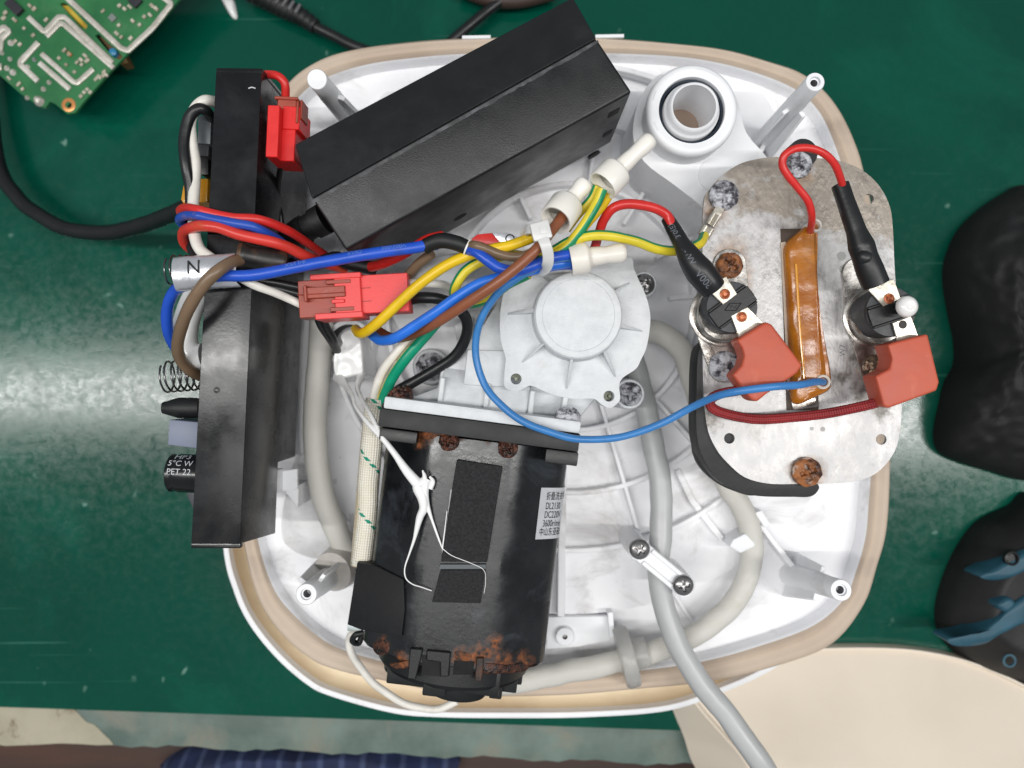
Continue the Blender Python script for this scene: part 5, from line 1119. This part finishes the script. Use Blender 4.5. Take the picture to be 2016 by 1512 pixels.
wire('wire', [(1135, 508, 139), (1110, 508, 141), (1085, 514, 142), (1050, 530, 141), (1015, 550, 139), (980, 578, 137), (952, 618, 134), (937, 668, 130), (938, 714, 128), (955, 758, 128), (985, 794, 130), (1030, 828, 131), (1080, 851, 131), (1130, 862, 130), (1190, 864, 128), (1250, 853, 127), (1310, 830, 128), (1360, 803, 132), (1410, 780, 140), (1460, 768, 146), (1520, 761, 148), (1575, 756, 144), (1605, 752, 136), (1620, 752, 127)], 7.5, blue_l, 'thin light blue wire in a long loop from the crimp cap to the amber strip', GW, n=12)
wire('wire', [(1596, 456, 122), (1598, 440, 132), (1598, 420, 138), (1590, 394, 141), (1570, 368, 143), (1550, 345, 145), (1540, 325, 146), (1545, 305, 147), (1565, 293, 147), (1590, 292, 147), (1618, 302, 146), (1640, 322, 144), (1652, 346, 141), (1660, 372, 137)], 7.5, red_w, 'red wire looping over the top of the heating plate', GW, n=12)
wire('wire', [(1480, 762, 134), (1450, 768, 134), (1420, 774, 130), (1402, 784, 126), (1400, 797, 124), (1415, 810, 124), (1450, 820, 124), (1500, 825, 124), (1560, 822, 125), (1620, 815, 128), (1680, 804, 132), (1720, 794, 135), (1745, 786, 136)], 10, braid_r, 'dark red braided wire joining the two brick red boots', GW, n=12, seg=18)
# lead along the motor end
wire('wire', [(712, 1245, 84), (694, 1248, 84), (688, 1262, 82), (694, 1288, 80), (714, 1318, 78), (742, 1350, 76), (778, 1376, 74), (820, 1392, 72), (862, 1396, 70), (900, 1380, 70)], 7.5, wht_w, 'off white lead bent round the lower end of the motor', GW)
# black sleeve over the wires
csl = wire('cable_sleeve', [(836, 487, 138), (848, 480, 139), (870, 475, 140), (900, 479, 140), (922, 488, 139)], 15, blk_rub, 'black cable sleeve gathering the blue wires below the power box', cat_='sleeve', n=8, seg=20)
mb = MB(); mb.lathe(P(919, 486, 139), P(930, 491, 139)-P(919, 486, 139), [(0, 3.2), (0.6, 3.25), (0.6, 2.7), (0, 2.6)], 24, close0=False, close1=False)
part('cut_end', mb, cap_w, csl, smooth=60)
# silver flag marked with a ring, red tape beside it
g = thing('wire_marker', 'silver and red wire marker flag printed with the letter O', 'wire marker', P(975, 468, 120))
mb = MB(); q = [(968, 458), (1000, 458), (1030, 472), (1016, 482), (985, 478)]; mb.prism([P(x, y, 129) for x, y in q], 127.8, 129); part('foil_flag', mb, foil, g, bevel=0.3)
tm = text_mesh('O', 5, lambda x, y: P(1004, 471, 129.1)+Vector((x, y, 0))); part('lettering', tm, ink, g)
mb = MB(); q = [(922, 474), (940, 461), (968, 458), (986, 478), (960, 482), (940, 476)]; mb.prism([P(x, y, 130) for x, y in q], 127, 130); part('tape', mb, red_w, g, bevel=0.5)
# flat white terminals under the bundle
mb = MB(); mb.prism([P(x, y, 118) for x, y in [(840, 512), (880, 500), (920, 494), (950, 520), (900, 560), (850, 562), (812, 548)]], 110, 118); one('white_plug', mb, nylon, 'white plastic plug lying under the wire bundle beside the coral connector', 'plug', bevel=1)
# ---------------------------------------------------------------- crimp caps
def crimp(label, mouth, mid, end, zm, zd, ze, r1, r2, mat):
    g = thing('crimp_cap', label, 'crimp cap', P(*mouth, zm-8), 'white crimp caps')
    m_, d_, e_ = P(*mouth, zm), P(*mid, zd), P(*end, ze); a1 = (d_-m_); L1 = a1.length; k_ = S(zm); R1, R2 = r1*k_, r2*k_
    mb = MB(); mb.lathe(m_, a1, [(3.5, R1*0.72), (0.5, R1*0.80), (0.0, R1*0.90), (0.0, R1*0.97), (0.5, R1), (L1-1.4, R1), (L1-0.5, R1*0.93), (L1, R1*0.72), (L1+0.5, R2*1.08)], 44, close0=False, close1=False); part('barrel', mb, mat, g, smooth=50)
    a2 = (e_-d_); L2 = a2.length
    mb = MB(); pts = [d_-a2.normalized()*1.5+a2*t for t in [0, 0.15, 0.35, 0.5, 0.62, 0.75, 0.9, 0.97, 1.0, 1.015]]; fr = [1.0, 1.0, 0.97, 0.88, 0.92, 1.0, 0.98, 0.85, 0.6, 0.2]
    mb.tube(pts, [R2*f for f in fr], 28); part('crimped_tip', mb, mat, g, smooth=60)
    return g
crimp('upper left white crimp cap with a hollow mouth holding the brown wires', (1094, 434), (1119, 399), (1160, 352), 145, 140, 139, 34, 19, cap_w)
crimp('top white crimp cap holding the green and yellow earth wires', (1186, 366), (1217, 334), (1290, 266), 143, 141, 141, 33, 17.5, cap_w)
crimp('stained white crimp cap holding the blue wires above the gear cover', (1122, 513), (1160, 506), (1240, 496), 138, 138, 137, 31, 19, cap_st)
# cable tie
g = thing('cable_tie', 'milky cable tie binding the wire bundle', 'cable tie', P(1070, 490, 130))
a_, b_, xd, yd = frame((1052, 442), (1078, 466), 152)
mb = MB(); hx = (P(1086, 452, 152)-P(1048, 462, 152)).normalized(); hy = Vector((-hx.y, hx.x, 0)); hc = P(1065, 456, 151)
mb.obox(hc, hx, hy, U, 3.3, 3.1, 2.0); hd = part('head', mb, tie_w, g, bevel=0.7)
mb = MB(); mb.obox(hc+U*1.9+hx*0.9, hx, hy, U, 1.3, 1.3, 0.4); part('pawl', mb, tie_w, hd, bevel=0.2)
mb = MB(); mb.tube(path([(1066, 464, 152), (1074, 482, 152.5), (1079, 502, 151), (1078, 520, 148), (1071, 531, 142), (1060, 534, 136), (1052, 528, 131)], 8), 0.75, 16, flat=(2.6, 1.0)); part('strap', mb, tie_w, g, smooth=40)
mb = MB(); mb.tube(path([(1056, 452, 149), (1040, 452, 146), (1034, 460, 140), (1036, 480, 132)], 6), 0.7, 16, flat=(2.4, 1.0)); part('strap', mb, tie_w, g, smooth=40)
# braided sleeve
bsl = wire('braided_sleeve', [(741, 786, 98), (735, 830, 98), (729, 900, 97), (724, 980, 96), (718, 1060, 96), (712, 1112, 96)], 20.5, braid_w, 'off white braided sleeve with a green tracer, lying along the left of the motor', cat_='sleeve', n=16, seg=28, caps=True)
mb = MB(); mb.tube(path([(740, 792, 97), (731, 880, 96), (722, 990, 95), (712, 1112, 94)], 8), 4.55, 24); part('inner_tube', mb, M('yellowed_tube', lin((204, 190, 160)), 0.3), bsl)
# ---------------------------------------------------------------- hot glue blob with strings
g = thing('glue_blob', 'white hot glue blob with long strings drawn out over the motor', 'glue', P(690, 700, 64))
def gz(x, y, t): return 66+19*min(1, 7*t)**0.5+0.8*nz(x, y, 0, 0.2)
ol = cat([P(x, y, 82) for x, y in [(672, 652), (690, 640), (706, 646), (716, 668), (720, 700), (722, 738), (714, 742), (704, 744), (690, 748), (672, 752), (658, 746), (654, 720), (656, 696), (668, 684), (676, 668)]], 5, True)
mb = MB(); mb.pillow(ol, gz, n=18, zb=60); part('blob', mb, glue, g, smooth=180)
def strand(wp, rs, n_=10):
    pts = path(wp, n_); m_ = len(pts); rr = []
    for i in range(m_):
        t = i/(m_-1)*(len(rs)-1); k_ = int(min(t, len(rs)-2)); rr.append((rs[k_]+(rs[k_+1]-rs[k_])*(t-k_))*S(wp[0][2])*0.82)
    mb = MB(); mb.tube(pts, rr, 10); part('strand', mb, glue, g, smooth=70)
strand([(666, 742, 82), (682, 762, 92), (694, 780, 102), (700, 800, 108), (722, 830, 116), (752, 862, 121), (776, 892, 123), (800, 926, 123), (822, 952, 122)], [14, 7, 5, 4.2, 4.5, 6, 6, 7, 10, 12])
strand([(712, 738, 82), (704, 764, 92), (716, 792, 106), (732, 820, 116), (752, 860, 121), (772, 888, 123)], [11, 6, 4.5, 5, 6, 5])
strand([(836, 944, 121.8), (824, 958, 122.2), (832, 980, 122), (834, 1000, 121.6), (826, 1020, 121.3), (816, 1060, 121.2), (806, 1090, 121), (797, 1118, 121), (799, 1138, 121.2), (812, 1150, 121.2), (830, 1156, 121.2), (850, 1163, 121)], [9, 15, 13, 11, 9, 4, 2.4, 1.8, 1.6, 1.5, 1.4, 1.2])
strand([(842, 944, 121.5), (836, 962, 122.2), (840, 990, 121.6), (850, 1022, 121.3), (862, 1056, 121.3), (871, 1080, 122.6)], [9, 11, 7, 3.4, 2.8, 1.8])
strand([(871, 1080, 122.8), (876, 1040, 122.6), (880, 1006, 122.6)], [1.6, 1.2, 0.9])
strand([(871, 1080, 122.8), (890, 1094, 122.8), (925, 1108, 122.9), (952, 1122, 122.3), (956, 1145, 121.9), (953, 1168, 121.6)], [1.2, 0.9, 0.8, 0.7, 0.6])
strand([(832, 962, 122), (836, 940, 122), (832, 926, 121.4)], [9, 6, 2]); strand([(846, 962, 121.6), (852, 948, 121.4), (846, 938, 121.2)], [8, 6, 3])
# ---------------------------------------------------------------- cables on the mat
wire('power_cable', [(-40, 60, 10), (-20, 180, 10), (-14, 260, 12), (2, 340, 16), (50, 404, 22), (120, 446, 30), (200, 458, 38), (270, 446, 48), (330, 424, 62), (375, 406, 74), (412, 395, 86)], 15, blk_cab, 'thick black cable curving over the mat at the left to the controller', cat_='cable', seg=20)
wire('power_cable', [(1040, -40, 9), (1000, -8, 9), (960, 22, 9), (925, 50, 10), (890, 80, 10), (860, 108, 9)], 10, blk_cab, 'black cable on the mat just left of the power box top', cat_='cable')
g = thing('mains_cord', 'black mains cord with a ribbed strain relief at the top of the mat', 'cord', P(600, 40, 0))
mb = MB(); mb.tube(path([(585, 28, 9), (620, 52, 9), (660, 72, 9), (700, 92, 10), (760, 112, 10)], 8), 10*S(9), 18); part('cord', mb, blk_cab, g, smooth=60)
pts = path([(490, -24, 9), (530, -2, 9), (560, 16, 9), (590, 31, 9), (622, 53, 9)], 12); m_ = len(pts)
mb = MB(); mb.tube(pts, [(24-11*i/m_+(1.6 if (i//2) % 2 else 0))*S(9) for i in range(m_)], 20); part('strain_relief', mb, blk_rub, g, smooth=30)
mb = MB()
for i in range(5): 
    t = 0.32+0.1*i; c_ = pts[int(t*m_)]; mb.obox(Vector((c_.x+1, c_.y+1.2, 13.4)), (1, -0.6, 0), (0.6, 1, 0), U, 0.8, 2.6, 0.8)
part('relief_rib', mb, M('grey_rib', lin((96, 96, 98)), 0.5), g, bevel=0.3)
mb = MB(); mb.tube(path([(905, -22, 8), (960, -2, 8), (1020, 2, 8), (1090, -14, 8)], 8), 14*S(8), 16); one('brown_cable', mb, M('dark_brown_rubber', lin((60, 44, 38)), 0.6), 'dark brown cable at the top edge beside the power box', 'cable')
ol = cat([P(x, y, 3) for x, y in [(432, -10), (455, -6), (462, 14), (464, 30), (458, 33), (450, 26), (440, 10)]], 5, True); mb = MB(); mb.pillow(ol, lambda x, y, t: 0.4+2.6*min(1, t*2)**0.6, n=10, zb=0.1)
one('glue_drip', mb, glue, 'small white glue drip on the mat near the green circuit board', 'glue drip', smooth=60)
# ---------------------------------------------------------------- circuit board, top left
pcb = thing('circuit_board', 'green printed circuit board with fat tinned traces in the top left corner', 'circuit board', P(140, 90, 14))
ZT = 24.0
gm = M('green_solder_mask', lin((44, 116, 66)), 0.35, vs=40, col2=lin((34, 96, 58)), bump=0.15, bs=300, grime=lin((70, 120, 80)), gs=60, glo=0.55, ghi=0.8)
solder = M('dull_solder', lin((216, 212, 204)), 0.42, metal=0.45, vs=120, col2=lin((190, 184, 172)), bump=0.2, bs=500)
bo = [(-60, -60), (420, -60), (352, 0), (318, 40), (270, 86), (214, 144), (160, 206), (148, 222), (132, 224), (108, 204), (98, 200), (90, 212), (78, 210), (40, 184), (4, 152), (-60, 100)]
slots = [[(118, 8), (124, 4), (134, 10), (172, 50), (170, 57), (160, 54)], [(187, 70), (194, 66), (212, 84), (232, 100), (242, 112), (236, 118), (222, 112)]]
holes = [[P(x, y, ZT) for x, y in s_] for s_ in slots] + [[P(139, 209, ZT)+Vector((1.6*math.cos(2*math.pi*k/20), 1.6*math.sin(2*math.pi*k/20), 0)) for k in range(20)]]
mb = MB(); mb.prism([P(x, y, ZT) for x, y in bo], ZT-1.6, ZT, holes=holes); part('board', mb, gm, pcb)
mb = MB(); mb.lathe(P(139, 209, ZT-1.7), U, [(0, 3.5), (1.85, 3.5), (1.95, 3.3), (1.95, 1.7), (0, 1.6)], 36, close0=False, close1=False); part('copper_ring', mb, M('copper_pad', lin((222, 150, 92)), 0.35, metal=0.5), pcb)
def trace(wp, wd=5.2):
    pts = [P(x, y, ZT+0.35) for x, y in wp]; q = [pts[0]]
    for i in range(1, len(pts)):
        for t in (0.08, 0.92) if i < len(pts)-1 or True else (1,): q.append(pts[i-1].lerp(pts[i], t))
    q.append(pts[-1]); mb = MB(); q2 = []
    for i in range(len(q)-1): q2 += [q[i].lerp(q[i+1], j/5) for j in range(5)]
    q2.append(q[-1]); mb.tube(q2, [wd*S(ZT)*(1+0.10*nz(p.x, p.y, 3, 0.5)) for p in q2], 12, flat=(1.0, 0.42)); part('solder_trace', mb, solder, pcb, smooth=60)
trace([(56, 34), (88, 64), (115, 34), (128, 34), (222, 124)]); trace([(92, 72), (118, 46), (126, 48), (224, 134)]); trace([(130, -6), (248, 104), (300, 56), (338, 8), (318, -8)], 5.5)
trace([(76, 84), (38, 125), (75, 160)], 5.8); trace([(82, 106), (150, 166), (184, 136)], 5.2); trace([(78, 124), (138, 176)], 5.6); trace([(-10, 70), (8, 54), (18, 62), (2, 78), (0, 100)], 6); trace([(-6, 132), (4, 132)], 7)
res_w = M('pale_ceramic_chip', lin((196, 190, 174)), 0.5, vs=400, col2=lin((140, 132, 112))); chip_b = M('dark_chip', lin((44, 44, 50)), 0.45)
def pbox(x, y, lx, ly, h_, mat, name, ang=-44): 
    mb = MB(); a_ = R(ang); X = Vector((math.cos(a_), math.sin(a_), 0)); mb.obox(P(x, y, ZT)+U*h_/2, X, Vector((-X.y, X.x, 0)), U, lx/2*S(ZT), ly/2*S(ZT), h_/2); return part(name, mb, mat, pcb, bevel=0.12, bseg=1)
pbox(31, 16, 34, 18, 2.2, chip_b, 'chip'); pbox(268, 4, 20, 20, 1.6, chip_b, 'chip'); 
rnd = random.Random(3)
for (x, y) in ((218, 36), (203, 22), (235, 51), (262, 42), (276, 50), (230, 66), (240, 74), (258, 76), (246, 18), (256, 14), (285, 34), (236, 12), (300, 12), (308, 18), (296, 30), (128, 100), (137, 108), (117, 115), (131, 128), (147, 142), (160, 118), (168, 110), (172, 120), (162, 128), (153, 124), (60, 12), (68, 18), (12, 26), (30, 40), (8, 36), (30, 82), (40, 88), (18, 154), (38, 166), (46, 176), (204, 150), (196, 152), (190, 156), (206, 142), (210, 148), (172, 176), (166, 182), (160, 190), (178, 182), (92, 40), (66, 70), (48, 56)):
    pbox(x, y, rnd.uniform(6, 11), rnd.uniform(5, 7), rnd.uniform(0.5, 1.1), res_w, 'chip_resistor', rnd.choice((-44, 46)))
pbox(138, 107, 9, 6, 0.9, M('tan_capacitor', lin((196, 122, 72)), 0.5), 'chip_capacitor'); pbox(222, 36, 13, 13, 0.9, M('grey_chip', lin((120, 130, 124)), 0.5), 'chip')
for (x, y, r) in ((68, 117, 5), (20, 116, 5), (55, 131, 5), (86, 175, 5.5), (97, 162, 5), (22, 84, 7), (4, 104, 5), (54, 192, 5), (14, 134, 6), (26, 142, 7)):
    mb = MB(); mb.lathe(P(x, y, ZT), Vector((0.2, 0.1, 1)), [(0, r*S(ZT)), (0.6, r*S(ZT)*0.6), (1.6, r*S(ZT)*0.25), (1.8, 0.05)], 14); part('solder_joint', mb, M('bright_solder', lin((206, 206, 208)), 0.25, metal=0.85) if r == 5 and x == 68 else solder, pcb)
mb = MB(); mb.pillow(cat([P(x, y, ZT) for x, y in [(66, 196), (74, 188), (86, 194), (88, 202), (80, 210), (70, 206)]], 4, True), lambda x, y, t: ZT+2.4*min(1, t*2)+0.7*nz(x, y, 0, 0.7), n=8, zb=ZT-0.1); part('solder_lump', mb, solder, pcb)
mb = MB(); mb.prism([P(x, y, ZT) for x, y in [(116, 6), (140, 8), (176, 52), (168, 60)]], ZT-9, ZT-2.2); part('transformer_core', mb, M('yellow_tape_part', lin((206, 178, 62)), 0.4, col2=lin((170, 140, 40))), pcb)
mb = MB(); mb.prism([P(x, y, ZT) for x, y in [(188, 66), (230, 84), (246, 118), (232, 122)]], ZT-10, ZT-3); part('coil', mb, M('brown_coil', lin((96, 70, 34)), 0.6), pcb)
mb = MB(); mb.lathe(P(226, 106, ZT-3), U, [(0, 2.2), (2.2, 2.0), (2.7, 1.2)], 24); part('blue_capacitor', mb, M('blue_disc', lin((48, 128, 170)), 0.35), pcb)
for q in ((20, 120), (250, 20), (120, 40)):
    mb = MB(); mb.lathe(P(*q, 0.3), U, [(0, 5), (ZT-3, 5)], 20); part('component_can', mb, blk, pcb)
# ---------------------------------------------------------------- cream cover, lower right
cv = thing('plastic_cover', 'cream plastic cover tipped up at the lower right corner', 'cover', P(1700, 1420, 0))
FT = [(1352, 1348), (1392, 1322), (1450, 1300), (1520, 1286), (1620, 1277), (1740, 1276), (1830, 1284), (1920, 1306), (2016, 1348), (2140, 1420), (2200, 1560), (2100, 1700), (1800, 1760), (1600, 1700), (1500, 1560), (1462, 1496), (1425, 1452), (1386, 1408), (1362, 1376)]
def cz(y): return 8 + max(0, (y-1276))*0.10
ftop = [P(x, y, cz(y)) for x, y in FT]; ft = cat(ftop, 5, True); m_ = len(ft)
LB = {}
fc = sum(ft, Vector())/m_
mb = MB(); r0 = mb.add(ft); rin = mb.add([p+(fc-p)*0.018-U*0.2 for p in ft]); rin1 = mb.add([p+(fc-p)*0.035-U*2.4 for p in ft]); rin2 = mb.add([p+(fc-p)*0.5-U*3.2 for p in ft])
outb = []
for p in ft:
    d_ = Vector((p.x-fc.x, p.y-fc.y, 0)).normalized(); k_ = max(0, p.z-9)
    left = max(0, -d_.x)
    outb.append(Vector((p.x+d_.x*k_*1.15*left, p.y+d_.y*k_*0.5, 0.3)))
rb0 = mb.add(outb); rs_ = mb.add([p+(q-p)*0.06-(fc-p).normalized()*0.2 for p, q in zip(ft, outb)])
for (a1, a2) in ((rb0, rs_), (rs_, r0), (r0, rin), (rin, rin1), (rin1, rin2)):
    for k in range(m_): k2 = (k+1) % m_; mb.face((a1+k, a1+k2, a2+k2, a2+k)[::-1])
mb.face([rin2+k for k in range(m_)][::-1])
part('shell', mb, cream, cv, smooth=40)
mb = MB(); ol = cat([P(x, y, 20) for x, y in [(1806, 1480), (1818, 1462), (1840, 1460), (1870, 1466), (1884, 1480), (1882, 1540), (1800, 1540)]], 4, True)
mb.pillow(ol, lambda x, y, t: 22+5*min(1, t*3), n=8, zb=14); part('locating_boss', mb, cream, cv)
# ---------------------------------------------------------------- black bag and tool at the right edge
bagm = M('black_soft_leather', lin((15, 16, 17)), 0.72, vs=30, col2=lin((9, 9, 10)), bump=0.3, bs=300, grime=lin((30, 31, 34)), gs=30, glo=0.6, ghi=0.85)
ol = cat([P(x, y, 8) for x, y in [(2030, 360), (1988, 376), (1938, 410), (1898, 452), (1874, 510), (1872, 560), (1882, 620), (1892, 670), (1892, 716), (1874, 752), (1862, 800), (1852, 858), (1862, 892), (1900, 912), (1960, 930), (2040, 950), (2160, 940), (2240, 800), (2240, 500), (2140, 380)]], 6, True)
mb = MB()
def bz(x, y, t): return 4+34*min(1, t*1.8)**0.55+5*nz(x, y, 0, 0.03)*min(1, t*4)+3.6*abs(nz(x*0.5+y*0.6, y*0.25-x*0.3, 3, 0.09))*min(1, t*5)+(2.2*(1-abs(nz(x*0.9+y*0.4, y*0.8-x*0.3, 9, 0.16))*2.2)+0.8*nz(x, y, 2, 0.4))*min(1, t*6)
mb.pillow(ol, bz, n=46, zb=0.2)
one('leather_bag', mb, bagm, 'soft black crumpled bag lying on the mat at the right edge', 'bag', smooth=70)
tl = thing('power_tool', 'black power tool with teal trim at the lower right edge', 'power tool', P(1960, 1180, 0))
ol = cat([P(x+10, y, 8) for x, y in [(2040, 975), (1990, 1000), (1930, 1030), (1890, 1080), (1862, 1140), (1846, 1200), (1850, 1250), (1880, 1290), (1940, 1330), (2040, 1360), (2160, 1300), (2180, 1080)]], 6, True)
tzf = lambda x, y, t: 4+26*min(1, t*2.2)**0.6+1.2*nz(x, y, 0, 0.06)
mb = MB(); mb.pillow(ol, tzf, n=24, zb=0.2); part('body', mb, M('dark_grey_rubber', lin((20, 20, 22)), 0.6, vs=60, col2=lin((12, 12, 13)), bump=0.2, bs=500), tl, smooth=60)
tealm = M('teal_plastic', lin((40, 86, 104)), 0.5, vs=50, col2=lin((28, 66, 82)))
def tstrip(poly, z, name): 
    mb = MB(); o_ = cat([P(x+8, y, z) for x, y in poly], 5, True); mb.pillow(o_, lambda x, y, t: z+1.6*min(1, t*3), n=6, zb=z-14); part(name, mb, tealm, tl, smooth=60)
tstrip([(1860, 1258), (1900, 1250), (1926, 1240), (1956, 1216), (1984, 1190), (2030, 1168), (2030, 1212), (1996, 1232), (1960, 1250), (1934, 1266), (1900, 1272), (1868, 1270)], 31, 'trim')
tstrip([(1922, 1134), (1950, 1118), (1990, 1096), (2040, 1080), (2040, 1108), (2000, 1130), (1970, 1140), (1940, 1142)], 30, 'trim')
tstrip([(1954, 1190), (1976, 1176), (1990, 1188), (1970, 1204)], 33, 'mark')
mb = MB(); mb.lathe(P(1986, 1300, 30), U, [(0, 3.4), (0.8, 3.4), (0.8, 2.4), (0, 2.3)], 28, close0=False, close1=False); part('ring_mark', mb, tealm, tl)
mb = MB(); mb.lathe(P(1988, 1098, 30), U, [(0, 3.8), (2, 3.6), (2.4, 2.6), (1, 2.2)], 28); part('screw_boss', mb, blk, tl)
